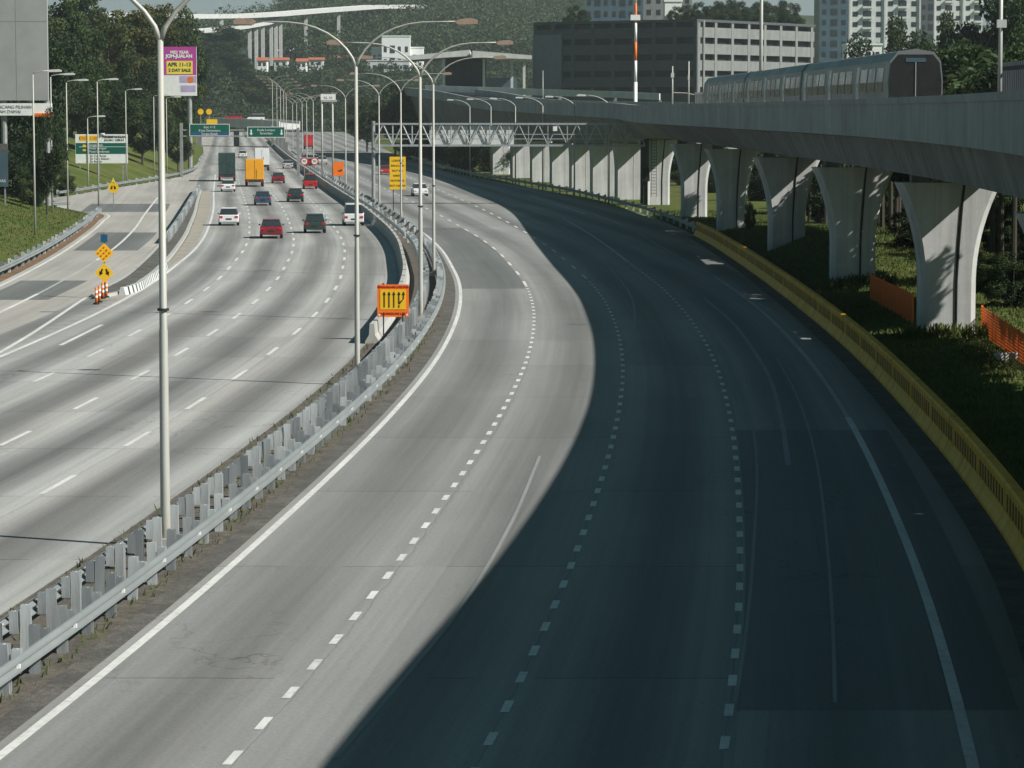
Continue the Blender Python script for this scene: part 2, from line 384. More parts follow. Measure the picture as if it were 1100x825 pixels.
def strip(name, zs, fa, fb, mat, h=0., n=1, kind='structure', hb=None, label=None):
    mb = MB(); mb.uv = []
    a = fa(zs); b = fb(zs); e = RISE(zs); l0 = L0(zs)
    for i, z in enumerate(zs):
        for k in range(n + 1):
            q = k / n; x = a[i] * (1 - q) + b[i] * q
            hh = h if hb is None else h * (1 - q) + hb * q
            mb.v.append((x, z, hh + e[i])); mb.uv.append((z, x - l0[i]))
    for i in range(len(zs) - 1):
        for k in range(n):
            p = i * (n + 1) + k
            mb.f.append((p, p + 1, p + n + 2, p + n + 1)); mb.m.append(0)
    o = mb.build(name, mat); o['kind'] = kind
    if label: o['label'] = label
    return o
def path(f, z0, z1, step=2.0, h=0):
    zs = np.arange(z0, z1 + 1e-6, step); xs = f(zs)
    return [(float(x), float(z), h + float(RISE(z))) for x, z in zip(xs, zs)]

# ------------------------------------------------------------------ ground and roads
LSL = pchip([(0, 0), (60, 0), (200, .05), (290, .0), (380, .25), (500, 1), (3000, 1)], True)
def hleft(x, y):
    """height of the ground left of the ramp"""
    d = XLEFT(y) - 1.2 - x
    d = np.maximum(d, 0)
    k = np.clip((y - 340) / 130, 0, 1)
    bank = 3.6 * (1 - np.exp(-(d / 9.0) ** 1.4))
    hill = np.minimum(d * .24, 16) * k * np.clip((1500 - y) / 500, 0, 1)
    gap = np.clip(1 - np.abs(y - 318) / 26, 0, 1) * np.clip(1 - d / 25, 0, 1)
    return (bank * (1 - k * .4) + hill) * (1 - .85 * gap) - .06
def hright(x, y):
    d = np.maximum(x - YB(y) - .6, 0)
    b = 1.7 * np.exp(-((y - 205) / 38) ** 2) * np.clip(d / 4, 0, 1)
    return b + .25 * np.clip(d / 3, 0, 1) * np.clip((170 - y) / 40, 0, 1) - .05 - .9 * np.clip((y - 330) / 60, 0, 1) * np.clip(d / 3, 0, 1)
def grid(name, xs_of_y, ys, hf, mat, n):
    mb = MB()
    for y in ys:
        a, b = xs_of_y(y)
        for k in range(n + 1):
            x = a + (b - a) * (k / n) ** (1.6)
            mb.v.append((x, y, float(hf(x, y)) + float(RISE(y))))
    for i in range(len(ys) - 1):
        for k in range(n):
            p = i * (n + 1) + k; mb.f.append((p, p + 1, p + n + 2, p + n + 1)); mb.m.append(0)
    return struct(mb, name, mat, smooth=True)
g = MB(); g.add([(-4500, -400, -1.6), (4500, -400, -1.6), (4500, 6500, -1.6), (-4500, 6500, -1.6)], [(0, 1, 2, 3)])
struct(g, 'ground', M['grass'])
YG = np.concatenate([np.arange(5, 420, 5.), np.arange(420, 1601, 30.)])
grid('grass_verge', lambda y: (float(YB(y)) - .4, float(YB(y)) + 160), YG, hright, M['grass'], 26)
grid('grass_bank', lambda y: (float(XLEFT(y)) + .2, float(XLEFT(y)) - 330), YG, hleft, M['grass'], 40)
E0 = lambda z: L0(z) - 3.42
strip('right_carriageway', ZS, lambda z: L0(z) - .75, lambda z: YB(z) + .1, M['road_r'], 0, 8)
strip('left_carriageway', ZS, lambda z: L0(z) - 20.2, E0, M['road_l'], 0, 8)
strip('ramp_road', ZS, lambda z: XLEFT(z) - .9, lambda z: L0(z) - 20.2, M['ramp'], 0, 6)
strip('median_strip', ZS, E0, lambda z: L0(z) - .75, M['paver'], .02, 3)
strip('road_shoulder', np.arange(12, 300, 2.), lambda z: L0(z) - 1.25, lambda z: L0(z) - .28, M['dirt'], .006, 2)
zz = np.arange(168, 256.1, 2.)
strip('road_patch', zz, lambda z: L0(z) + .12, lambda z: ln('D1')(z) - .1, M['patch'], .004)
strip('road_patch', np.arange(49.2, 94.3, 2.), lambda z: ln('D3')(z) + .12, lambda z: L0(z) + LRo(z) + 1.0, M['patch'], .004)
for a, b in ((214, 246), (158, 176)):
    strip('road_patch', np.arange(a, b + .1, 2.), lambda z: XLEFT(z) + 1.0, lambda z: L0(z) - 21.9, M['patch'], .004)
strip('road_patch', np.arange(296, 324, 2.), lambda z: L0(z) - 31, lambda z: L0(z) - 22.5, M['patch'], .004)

# lane paint, with some headlight trails drawn as paint
def line(f, z0, z1, wd, mat='paint', h=.008, name='lane_marking_or_trail'):
    zs = np.unique(np.concatenate([np.arange(z0, z1, 2.5), [z1]]))
    strip(name, zs, lambda z: f(z) - wd / 2, lambda z: f(z) + wd / 2, M[mat], h)
def dashes(f, z0, z1, per, ln_, wd, mat='paint', name='lane_marking_or_trail', h=.008):
    mb = MB(); z = z0
    while z < z1:
        n = max(1, int(ln_ / 1.6)); q = np.linspace(z, z + ln_, n + 1); x = f(q); e = RISE(q)
        for i in range(n):
            mb.add([(x[i]-wd/2, q[i], h+e[i]), (x[i]+wd/2, q[i], h+e[i]), (x[i+1]+wd/2, q[i+1], h+e[i+1]), (x[i+1]-wd/2, q[i+1], h+e[i+1])], [(0, 1, 2, 3)])
        z += per
    struct(mb, name, M[mat])
line(L0, 20, 900, .18)
line(lambda z: L0(z) + LRo(z), 20, 97, .2)
line(lambda z: L0(z) + LRo(z), 97, 112, .14, 'paint_worn')
line(lambda z: L0(z) + LRo(z), 112, 180, .20, 'paint_worn')
line(lambda z: L0(z) + LRo(z), 180, 262, .15, 'paint_faint')
line(lambda z: L0(z) + LRo(z), 262, 360, .28, 'paint_worn')
line(lambda z: L0(z) + LRo(z) - .75, 290, 348, .2, 'paint')
for k, zs_, ze_ in (('D1', 45.0 - 2.6 * 8, 170), ('D2', 46.4 - 2.6 * 8, 176), ('D3', 46.1 - 2.6 * 8, 196)):
    dashes(ln(k), zs_, ze_, 2.6, 1.0, .15)
dashes(ln('D1'), 171, 900, 11.1, 4.2, .17); dashes(ln('D2'), 178, 900, 11.1, 4.2, .17)
line(lambda z: L0(z) + OFF['D3'](z), 197, 278, .2, 'paint_worn')
def imgline(pts, wd, mat, name='lane_marking_or_trail', h=.009):
    q = sorted([G(*p)[::-1] for p in pts]); f = pchip(q); line(f, q[0][0], q[-1][0], wd, mat, h, name)
imgline([(756, 320), (791, 351), (805, 370), (827, 407), (838, 444), (847, 500)], .16, 'paint_faint')  # headlight trail painted as a faint line
imgline([(793, 383), (806, 440), (813, 500), (810, 580), (800, 690), (790, 755)], .07, 'paint_faint')  # thin headlight trail, painted on the lane
imgline([(835, 385), (858, 430), (878, 500), (888, 580), (895, 680), (897, 755)], .07, 'paint_faint')  # second thin headlight trail, painted likewise
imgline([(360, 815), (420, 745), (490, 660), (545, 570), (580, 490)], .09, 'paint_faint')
imgline([(603, 243), (631, 264), (662, 296), (675, 313), (682, 340), (672, 380)], .12, 'paint_faint')  # flickering lamp trail painted as a faint line
dashes(ln('DA'), 79.4 - 2 - 11.15 * 5, 900, 11.15, 4.1, .17)
dashes(ln('DB'), 90.5 - 2 - 10.9 * 5, 900, 10.95, 4.1, .17)
dashes(ln('DC'), 111.5 - 2 - 11.1 * 8, 900, 11.15, 4.1, .17)
line(ln('LE'), 20, 470, .2)
imgline([(65, 371), (109.5, 349)], .2, 'paint')
zg = [(40, -22.2), (95, -21.0), (124, -21.3), (160, -22.9)]
line(pchip(zg), 60, 160, .2)
rl = pchip([(60, -23.5), (100, -24.6), (148, -25.5), (163, -26), (195, -27.6), (218, -29.1), (248, -31.6), (291, -35.8), (340, -40.5)])
line(rl, 60, 163, .22); line(rl, 163, 200, .16, 'paint_worn'); line(rl, 200, 345, .2)
line(lambda z: XLEFT(z) + .45, 60, 290, .2)
line(lambda z: L0(z) - 3.75, 150, 330, .12, 'paint_worn')
mb = MB()
for i in range(13):                                             # faint chevron bars in the gore
    z = 126 + i * 2.6; xa = float(pchip(zg)(z)) + .25; xb = float(ln('LE')(z)) - .25
    if xb > xa: mb.add([(xa, z, .008), (xb, z + .5, .008), (xb, z + .66, .008), (xa, z + .16, .008)], [(0, 1, 2, 3)])
struct(mb, 'chevron_marking', M['paint_faint'])

# ------------------------------------------------------------------ traffic island with kerbs
ISL = pchip([(158, -22.5), (163, -22.8), (175, -23.1), (195, -24.3), (218, -26.0), (240, -27.8), (262, -29.7), (290, -32.2), (331, -35.9), (376, -39.9)])
ISR = pchip([(158, -22.1), (163, -21.4), (175, -21.6), (195, -22.7), (218, -24.4), (240, -26.2), (262, -28.2), (286, -30.4), (331, -34.8), (376, -39.1)])
zi = np.arange(158, 375, 2.)
strip('traffic_island', zi, lambda z: ISL(z) + .2, lambda z: ISR(z) - .2, M['dirt'], .145, 2)
strip('road_shoulder', zi, lambda z: ISR(z) + .15, lambda z: L0(z) - 18.2, M['sand'], .005, 2)
kb = MB(); kb.sweep(path(lambda z: ISR(z) - .1, 160, 374), [(-.12, 0), (.14, 0), (.12, .17), (-.12, .17)])
kb.sweep(path(lambda z: ISL(z) + .1, 160, 374), [(-.14, 0), (.12, 0), (.12, .17), (-.12, .17)])
struct(kb, 'kerb', M['kerb'])
t = thing('striped_kerb_barrier', 'white kerb barrier with thin black stripes along the right front of the traffic island', 'barrier', (float(ISR(162)), 162, 0))
o_ = t.location
w1 = MB(); zst = [162.]
while zst[-1] < 189: zst += [zst[-1] + .78, zst[-1] + 1.15]
w1.sweep([(float(ISR(z)) + .28, z, 0) for z in zst], [(-.2, 0), (.2, 0), (.1, .42), (-.1, .42)])
w1.m = [(i // 4) % 2 for i in range(len(w1.f))]
w1.build('wall', [M['offwhite'], M['dark_steel']], t, rel=o_)

# ------------------------------------------------------------------ guard rails
WB = [(0, .44), (.03, .445), (.095, .49), (.095, .535), (.02, .585), (.02, .605), (.095, .655), (.095, .70), (.03, .745), (0, .75)]
WB2 = WB + [(a - .006, b) for a, b in WB[::-1]]
def flip(p): return [(-a, b) for a, b in p][::-1]
pm = MB()
pm.box((0, 0, .43), (.012, .12, .96)); pm.box((-.0, -.062, .43), (.19, .012, .96)); pm.box((0, .062, .43), (.19, .012, .96))
POSTS = [pm.build('post', M[k]) for k in ('galv_bright', 'galv', 'galv_dark')]; bk = MB()
bk.box((0, -.06, .61), (.17, .012, .42)); bk.box((0, .06, .61), (.17, .012, .42)); bk.box((0, 0, .61), (.012, .11, .418))
BLOCKS = [bk.build('blockout', M[k]) for k in ('galv_bright', 'galv', 'galv_dark')]
for q in POSTS + BLOCKS: COL.objects.unlink(q)
MG2 = [M['galv'], M['galv_bright']]
def guardrail(label, f, z0, z1, side, posts=2.0, rows=1, cat='guard rail', group=None, mat='beam', step=2.0, postz=None, name='guard_rail', hf=None):
    """side +1: the beam faces right of the travel line"""
    O = (float(f(z0)), z0, 0); t = thing(name, label, cat, O, 0, group)
    P = path(f, z0, z1, step)
    if hf: P = [(x, y, float(hf(x, y)) + .02) for x, y, _ in P]
    MB().sweep(P, WB2 if side > 0 else flip(WB2)).build('beam', M[mat], t, rel=O, smooth=False)
    if z0 == 32:
        for zb_ in np.arange(34, 200, 4.): MB().box((float(f(zb_)) + side * .06 - O[0], zb_ - O[1], .595), (.06, .09, .07)).build('glint_or_reflector', M['white'], t)  # white boxes stand in for bright glints along the beam
    if posts:
        n = 0; z = z0 + .4; rnd = random.Random(int(z0 * 10 + side))
        while z < (postz or z1):
            x = float(f(z)); e = float(hf(x, z)) if hf else float(RISE(z))
            sl_ = float(f(z + 1) - f(z - 1)) / 2
            iv = rnd.choice((0, 0, 1, 1, 2))
            for nm, src, dx in (('blockout', BLOCKS[iv], -.09), ('post', POSTS[iv], -.275)):
                c = bpy.data.objects.new(nm, src.data); COL.objects.link(c); c.parent = t
                c.location = (x + side * dx - O[0], z - O[1], e + rnd.uniform(-.015, .015)); c.rotation_euler = (rnd.uniform(-.02, .02), rnd.uniform(-.03, .03), -math.atan(sl_) + rnd.uniform(-.12, .12))
            z += posts; n += 1
    return t
guardrail('galvanised guard rail on the right edge of the median beside the white edge line', lambda z: L0(z) - .92, 32, 226, 1)
guardrail('galvanised guard rail on the left edge of the median seen from behind', lambda z: L0(z) - 2.15, 32, 226, -1)
guardrail('distant stretch of guard rail on the right of the median beyond the lamp posts', lambda z: L0(z) - .92, 226, 700, 1, 8., step=4, postz=620)
guardrail('distant stretch of guard rail on the left of the median beyond the lamp posts', lambda z: L0(z) - 2.3, 226, 700, -1, 8., step=4, postz=620)
guardrail('guard rail along the left side of the ramp below the grass bank', lambda z: XLEFT(z) - .35, 60, 287, 1, 4., postz=287)
guardrail('guard rail at the foot of the grass slope behind the big exit sign', lambda z: XLEFT(z) - .2, 345, 640, 1, 6., step=4)
guardrail('short guard rail with dark reflectors beside the side road under the trees', pchip([(292, -52.5), (300, -48.5), (306, -44.5)]), 293, 305, 1, 2.)
guardrail('dark shaded guard rail on the right verge beyond the yellow barrier', lambda z: YB(z) + .35, 241, 640, -1, 6., step=4)
guardrail('guard rail on the left side of the traffic island', lambda z: ISL(z) + .35, 225, 370, -1, 4.)
t = thing('concrete_barrier', 'low concrete barrier wall on the left edge of the median along the bend', 'barrier', (float(E0(128)), 128, 0)); o_ = t.location
MB().sweep(path(lambda z: E0(z) + .24, 128, 900), [(-.3, 0), (.3, 0), (.3, .1), (.13, .38), (.1, .86), (-.1, .86), (-.13, .38), (-.3, .1)]).build('wall', M['kerb'], t, rel=o_)
mb = MB()
for i in range(60):
    z = 130 + i * 6.; x = float(E0(z)) + .24; mb.box((x, z, .873), (.2, .05, .02))
mb.build('joint', M['dark_steel'], t, rel=o_)

# yellow barrier
t = thing('yellow_barrier', 'long yellow crash barrier with a slotted top along the shaded right edge of the road', 'barrier', (float(YB(60)), 60, 0)); o_ = t.location
fy = lambda z: YB(z) + .3
MB().sweep(path(fy, 28, 240), [(-.32, 0), (.3, 0), (.3, .15), (.16, .44), (-.16, .44), (-.22, .26), (-.32, .1)]).build('base', M['yellow_wall'], t, rel=o_)
MB().sweep(path(fy, 28, 240), [(-.15, .90), (.15, .90), (.16, 1.07), (.1, 1.12), (-.1, 1.12), (-.16, 1.07)]).build('top_rail', M['yellow_wall'], t, rel=o_)
zsl = [28.2]; opn = []
i = 0
while zsl[-1] < 239.5:
    solid = .9 if i % 9 == 0 else .30
    zsl += [zsl[-1] + solid, zsl[-1] + solid + .42]; opn += [0, 1]; i += 1
for dx_ in (-.14,):
    mb = MB()
    for z in zsl:
        x = float(fy(z)) + dx_; mb.v += [(x, z, h) for h in (.42, .45, .89, .91)]
    for i, o1 in enumerate(opn):
        for k in range(3):
            if k == 1 and o1: continue
            mb.f.append((i * 4 + k, i * 4 + 4 + k, i * 4 + 5 + k, i * 4 + 1 + k)); mb.m.append(0)
    sp_ = mb.build('slotted_panel', M['yellow_wall'], t, rel=o_)
    so_ = sp_.modifiers.new('thickness', 'SOLIDIFY'); so_.thickness = .008; so_.offset = 0
MB().sweep(path(fy, 28, 240), [(-.128, .42), (.12, .42), (.12, .92), (-.128, .92)]).build('slot_shade_panel', M['black'], t, rel=o_)  # black core close behind the slots, standing for the shade inside them
strip('road_shoulder', np.arange(12, 240, 2.), lambda z: YB(z) - .75, lambda z: YB(z) + .02, M['dirt'], .006, 1)

# ------------------------------------------------------------------ viaduct
VC = pchip([(-20, 2.0), (10, 9.4), (42, 12.7), (60, 14.95), (90, 17.6), (125, 18.9), (145, 19.0), (165, 18.85), (200, 18.4), (243, 17.9), (282, 17.2), (321, 15.7), (349, 13.6), (377, 11.5), (405, 9.4), (433, 7.1), (461, 4.4), (489, 1.4), (520, -2.4), (600, -12.5), (700, -25)])
VH = pchip([(-20, 0), (280, 0), (321, .35), (400, .7), (489, 1.3), (580, 3.4), (700, 5)], True)
VW = pchip([(-20, 3.5), (150, 3.5), (190, 4.1), (230, 4.7), (275, 5.1), (349, 5.4), (700, 5.5)], True)
VB = pchip([(-20, 7.3), (300, 7.3), (349, 6.3), (400, 5.7), (700, 5.6)], True)
zv = np.concatenate([np.arange(16, 330, 4.), np.arange(330, 701, 8.)])
vp = [(float(VC(z)), float(z), 0.) for z in zv]
t = thing('viaduct', 'long grey concrete rail viaduct deck curving over the right verge', 'viaduct', vp[0]); o_ = t.location
def pr_deck(i):
    z = zv[i]; w_ = float(VW(z)); h = float(VH(z)); b = float(VB(z))
    return [(-w_ + .1, 8.95 + h), (-w_ + 1.0, 8.75 + h), (-2.0, b), (2.0, b), (w_ - 1.0, 8.75 + h), (w_ - .1, 8.95 + h), (w_ - .1, 9.3 + h), (-w_ + .1, 9.3 + h)]
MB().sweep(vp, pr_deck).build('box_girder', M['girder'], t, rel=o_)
for s_ in (-1, 1):
    def pr_par(i):
        z = zv[i]; w_ = float(VW(z)); h = float(VH(z)); a, b = sorted((s_ * w_, s_ * (w_ - .22)))
        return [(a, 8.85 + h), (b, 8.85 + h), (b, 10.3 + h), (a, 10.3 + h)]
    def pr_cap(i):
        z = zv[i]; w_ = float(VW(z)); h = float(VH(z)); a, b = sorted((s_ * (w_ + .07), s_ * (w_ - .29)))
        return [(a, 10.28 + h), (b, 10.28 + h), (b, 10.53 + h), (a, 10.53 + h)]
    MB().sweep(vp, pr_par).build('parapet', M['parapet'], t, rel=o_)
    MB().sweep(vp, pr_cap).build('coping', M['parapet'], t, rel=o_)
for dx in (-2.3, -.9, .9, 2.3):
    MB().sweep([(x + dx, y, z + float(VH(y))) for x, y, z in vp], [(-.04, 9.3), (.04, 9.3), (.04, 9.47), (-.04, 9.47)]).build('track_rail', M['dark_steel'], t, rel=o_)

def pier_mesh(topw=4.5, botw=2.4, H_=6.9, thick=1.7):
    mb = MB(); n = 18; L = []; 
    for i in range(n + 1):
        q = i / n; h = -1.5 + (H_ + 1.5) * q
        hh = max(0, (h - 2.6) / (H_ - 2.6))
        wd = botw + (topw - botw) * hh ** 2.0
        L.append((h, wd / 2))
    # section: octagon-like with a groove at the middle of the front face
    vs = []
    for h, a in L:
        c = .22; g_ = .05; th = thick / 2
        gx = a * .28                                            # groove leans outwards with the flare
        sec = [(-a, -th + c), (-a + c, -th), (gx - g_, -th), (gx, -th + .07), (gx + g_, -th), (a - c, -th), (a, -th + c), (a, th - c), (a - c, th), (-a + c, th), (-a, th - c)]
        vs += [(x, y, h) for x, y in sec]
    k = 11
    fs = [(i*k+j, i*k+(j+1) % k, (i+1)*k+(j+1) % k, (i+1)*k+j) for i in range(n) for j in range(k)]
    fs += [tuple(range(k))[::-1], tuple(n*k+j for j in range(k))]
    mb.add(vs, fs); return mb
PIER = None
pz = [52, 91, 130, 165, 200, 243, 282, 321, 349, 377, 405, 433, 461, 489, 517]
names = {130: 'nearest viaduct pier on the right with a diagonal shadow across its flared top',
         165: 'second viaduct pier from the right, dappled with leaf shadows', 200: 'third viaduct pier from the right, its lower half in tree shade',
         243: 'fourth viaduct pier from the right, beside the pale leaf shadow at its foot', 282: 'fifth viaduct pier from the right, standing on the sunlit grass',
         321: 'sixth viaduct pier from the right, just right of the dark gantry post'}
ordn = ['seventh', 'eighth', 'ninth', 'tenth', 'eleventh', 'twelfth', 'thirteenth']
far = 0
for z in pz:
    if z < 120: lab = {14: 'viaduct pier nearest beneath the viewpoint, out of the frame on the right', 52: 'viaduct pier out of the frame, second before the first visible pier', 91: 'viaduct pier out of the frame just before the first visible pier'}[z]
    elif z in names: lab = names[z]
    else: lab = ordn[far] + ' viaduct pier from the right, seen below the truss gantry'; far += 1
    x = float(VC(z)); sl_ = float(VC(z + 2) - VC(z - 2)) / 4; gz = 0
    if z < 330:
        if PIER is None:
            PIER = thing('viaduct_pier', lab, 'pier', (x, z, gz), -math.atan(sl_), 'piers of the rail viaduct')
            pier_mesh().build('shaft', M['pier'], PIER)
            [MB().box((q_, 0, 7.1), (.8, .9, .41)).build('bearing', M['girder'], PIER) for q_ in (-1.2, 1.2)]
            d = MB(); d.tube([(.34, -.87, -1), (.34, -.87, 2.6), (.42, -.87, 4.2), (.56, -.87, 6.2), (.64, -.87, 6.95)], .045, 6); d.build('downpipe', M['black'], PIER)
        else: dup(PIER, (x, z, gz), -math.atan(sl_), lab)
    else:
        p = thing('viaduct_pier', lab, 'pier', (x, z, 0), -math.atan(sl_), 'piers of the rail viaduct')
        if z == 349: pm_ = pier_mesh(3.8, 3.1, 6.2, 1.8); PMD = pm_.build('shaft', M['pier'], p); MB().box((0, 0, 6.28), (2.2, 1.2, .36)).build('bearing', M['girder'], p)
        else:
            h_ = float(VB(z))
            pier_mesh(3.5, 3.2, h_ - .3, 1.8).build('shaft', M['pier'], p); MB().box((0, 0, h_ - .15), (2.2, 1.2, .32)).build('bearing', M['girder'], p)

# things on the viaduct
def on_deck(z, dx): return (float(VC(z)) + dx, z, 9.3 + float(VH(z)))
def slim_pole(label, loc, h, r=.1, name='signal_pole', box=None, arm=None, mat='pole', group=None):
    t = thing(name, label, 'pole', loc, 0, group)
    MB().tube([(0, 0, 0), (0, 0, h)], [r, r * .7], 8).build('shaft', M[mat], t, smooth=True)
    MB().box((0, 0, .1), (r * 4, r * 4, .2)).build('base', M['pale_conc'], t)
    if box: MB().box(box[0], box[1]).build('equipment_box', M[box[2]], t)
    if arm: MB().tube(arm, .05, 6).build('arm', M[mat], t)
    return t
slim_pole('tall viaduct pole with a pale box near its top at the right', on_deck(131.5, 2.45), 7.5, .11, box=((.02, -.1, 4.5), (.42, .25, .35), 'pale_conc'))
slim_pole('tall slender pale pole on the viaduct in front of the grey parking building', on_deck(240, 2.0), 14, .17, box=((.35, -.1, 1.0), (.5, .35, .9), 'pale_conc'))
slim_pole('short lamp mast on the viaduct left of the red and white mast', on_deck(330, 2.6), 5.2, .1, box=((0, 0, 4.2), (.35, .3, .5), 'pale_conc'), arm=[(0, 0, 2.3), (1.5, 0, 2.25), (2.5, 0, 2.05), (2.9, 0, 1.6)])
slim_pole('plain grey pole on the viaduct right of the red and white mast', on_deck(318, 2.9), 5.6, .09, box=((0, 0, 3.9), (.2, .2, .5), 'pale_conc'))
slim_pole('thin dark pole at the left end of the parking building beyond the viaduct', (AT(583, 560), 560, 8), 9.5, .12, mat='pole_grey')
t = thing('radio_mast', 'tall red and white banded mast rising behind the viaduct', 'mast', (AT(682, 420), 420, 0))
for i, (a, b, m_) in enumerate(((0, 14, 'white'), (14, 17, 'white'), (17, 19.6, 'red'), (19.6, 22.3, 'white'), (22.3, 25, 'red'), (25, 29, 'white'))):
    MB().tube([(0, 0, a), (0, 0, b)], .26 - .004 * a, 10).build('band', M['orange' if m_ == 'red' else m_], t, smooth=True)
MB().box((-.05, -.1, HV(20, 420)), (1.35, .5, .75)).build('antenna_box', M['white'], t)
t = thing('equipment_cabinet', 'dark ribbed cabinet on the viaduct at the foot of the banded mast', 'cabinet', on_deck(300, 2.2))
MB().box((0, 0, 1.2), (1.1, .5, 2.4)).build('body', M['garage'], t)
mb = MB(); [mb.box((-.45 + i * .15, -.27, 1.2), (.05, .04, 2.2)) for i in range(7)]; mb.build('ribs', M['pole_grey'], t)
t = thing('noise_fence', 'dark vertical slat fence standing on the viaduct at the right edge of the picture', 'fence', on_deck(112, 2.7)); o_ = t.location
mb = MB()
for i in range(213): mb.box((float(VC(28 + i * .5)) + 2.9, 28 + i * .5, 10.7), (.08, .22, 2.9))
mb.build('slats', M['garage_dark'], t, rel=o_)
MB().sweep([(float(VC(z)) + 2.98, z, 0) for z in np.arange(27, 136, 3.)], [(-.05, 11.9), (.05, 11.9), (.05, 12.0), (-.05, 12.0)]).build('rail', M['garage_dark'], t, rel=o_)

# train
def train(label, z0, z1, dx):
    zs = np.arange(z0, z1 + .1, 3.); P = [(float(VC(z)) + dx, z, 9.55 + float(VH(z))) for z in zs]; O = P[0]
    t = thing('train', label, 'train', O)
    prof = [(-1.2, .2), (1.2, .2), (1.33, .5), (1.36, 1.9), (1.25, 2.9), (.9, 3.35), (0, 3.5), (-.9, 3.35), (-1.25, 2.9), (-1.36, 1.9), (-1.33, .5)]
    MB().sweep(P, prof).build('body', M['train'], t, rel=O)
    z = z0 + 2
    k = 0
    while z < z1 - 4:
        Q = [(float(VC(q)) + dx, q, 9.55 + float(VH(q))) for q in np.linspace(z, z + 2.6, 3)]
        if k % 4 == 3: MB().sweep(Q[:2], [(-1.352, .55), (-1.2, .55), (-1.2, 2.75), (-1.285, 2.75), (-1.385, 1.9)]).build('door', M['silver'], t, rel=O)
        else: MB().sweep(Q, [(-1.372, 1.4), (-1.2, 1.4), (-1.2, 2.6), (-1.302, 2.6), (-1.378, 1.9)]).build('window', M['glass'], t, rel=O)
        z += 3.2; k += 1
    MB().sweep(P, [(-1.375, .75), (-1.34, .75), (-1.35, 1.0), (-1.385, 1.0)]).build('stripe', M['pole_grey'], t, rel=O)
    mb = MB(); mb.prism([(O[0] + a, O[2] + b) for a, b in ((-1.27, 1.15), (1.27, 1.15), (1.29, 1.9), (1.18, 2.82), (.85, 3.22), (-.85, 3.22), (-1.18, 2.82), (-1.29, 1.9))], z0 - .05, z0 + .05, 'y')
    mb.build('windscreen', M['black'], t, rel=O)
    for s_ in (-.85, .85): MB().tube([(O[0] + s_, z0 - .01, O[2] + .95), (O[0] + s_, z0 - .04, O[2] + .95)], .14, 10).build('headlight', M['lamp_glass'], t, rel=O)
    MB().box((O[0], z0 - .06, O[2] + 2.95), (1.0, .03, .2)).build('destination_board', M['glass_blue'], t, rel=O); MB().box((O[0], z0 - .07, O[2] + 2.0), (.05, .03, 1.7)).build('door_seam', M['pole_grey'], t, rel=O)
    MB().box((O[0], z0 - .03, O[2] + .62), (1.9, .05, .25)).build('bumper', M['dark_steel'], t, rel=O)
    for zj in (z0 + 40, z0 + 80): MB().sweep([(float(VC(q)) + dx, q, 9.55 + float(VH(q))) for q in (zj, zj + .7)], [(a * 1.02, b * 1.008) for a, b in prof]).build('gangway', M['dark_steel'], t, rel=O)
    for z in np.arange(z0 + 3, z1 - 3, 9.):
        MB().box((float(VC(z)) + dx, z, 9.62), (2.0, 2.6, .3)).build('bogie', M['dark_steel'], t, rel=O)
train('grey commuter train passing on the viaduct behind its parapet', 148, 268, .95)

# far station and second parapet
zs_ = 640.
t = thing('station', 'elevated station with a wide pale canopy roof above the far end of the viaduct', 'station', (AT(500, zs_), zs_, 0)); o_ = t.location
X0, X1 = AT(438, zs_), AT(571, zs_)
mb = MB(); zt = HV(60, zs_)
mb.add([(X0, zs_ - 4, zt - .2), (AT(505, zs_), zs_ - 4, zt + 1.1), (AT(505, zs_), zs_ + 22, zt + 1.1), (X0, zs_ + 22, zt - .2), (X0, zs_ - 4, zt - 1.1), (AT(505, zs_), zs_ - 4, zt - .2), (AT(505, zs_), zs_ + 22, zt - .2), (X0, zs_ + 22, zt - 1.1)], [(0, 1, 2, 3), (7, 6, 5, 4), (0, 4, 5, 1), (1, 5, 6, 2), (2, 6, 7, 3), (3, 7, 4, 0)])
mb.add([(AT(508, zs_), zs_ - 5, zt + .9), (X1, zs_ - 5, zt - .1), (X1, zs_ + 20, zt - .1), (AT(508, zs_), zs_ + 20, zt + .9), (AT(508, zs_), zs_ - 5, zt - .5), (X1, zs_ - 5, zt - .9), (X1, zs_ + 20, zt - .9), (AT(508, zs_), zs_ + 20, zt - .5)], [(0, 1, 2, 3), (7, 6, 5, 4), (0, 4, 5, 1), (1, 5, 6, 2), (2, 6, 7, 3), (3, 7, 4, 0)])
mb.build('roof', M['pale_conc'], t, rel=o_)
MB().box((AT(500, zs_), zs_ + 12, HV(80, zs_)), ((X1 - X0) * .33, 10, 7.5)).build('hall', M['garage_dark'], t, rel=o_)
MB().box((AT(538, zs_), zs_ + 4, HV(90, zs_)), (7, 3, 2.6)).build('glazed_screen', M['glass_blue'], t, rel=o_)
for u in (477, 520, 550, 563):
    MB().box((AT(u, zs_), zs_, (HV(64, zs_)) / 2), (.55, .55, HV(64, zs_))).build('column', M['pale_conc'], t, rel=o_)
MB().box(((X0 + X1) / 2, zs_ + 8, HV(101, zs_)), (X1 - X0, 16, 1.2)).build('platform', M['girder'], t, rel=o_)
fz = [(AT(458, 615), 615), (AT(520, 600), 600), (AT(601, 585), 585), (AT(660, 574), 574), (AT(708, 568), 568)]
t = thing('parapet_wall', 'sunlit pale parapet wall running along the far side of the viaduct', 'wall', (fz[0][0], fz[0][1], 0)); o_ = t.location
vv = [93, 95, 98, 99.5, 102]
MB().sweep([(x, y, HV(v, y)) for (x, y), v in zip(fz, vv)], [(-.2, -1.0), (.2, -1.0), (.2, .25), (-.2, .25)]).build('wall', M['offwhite'], t, rel=o_)
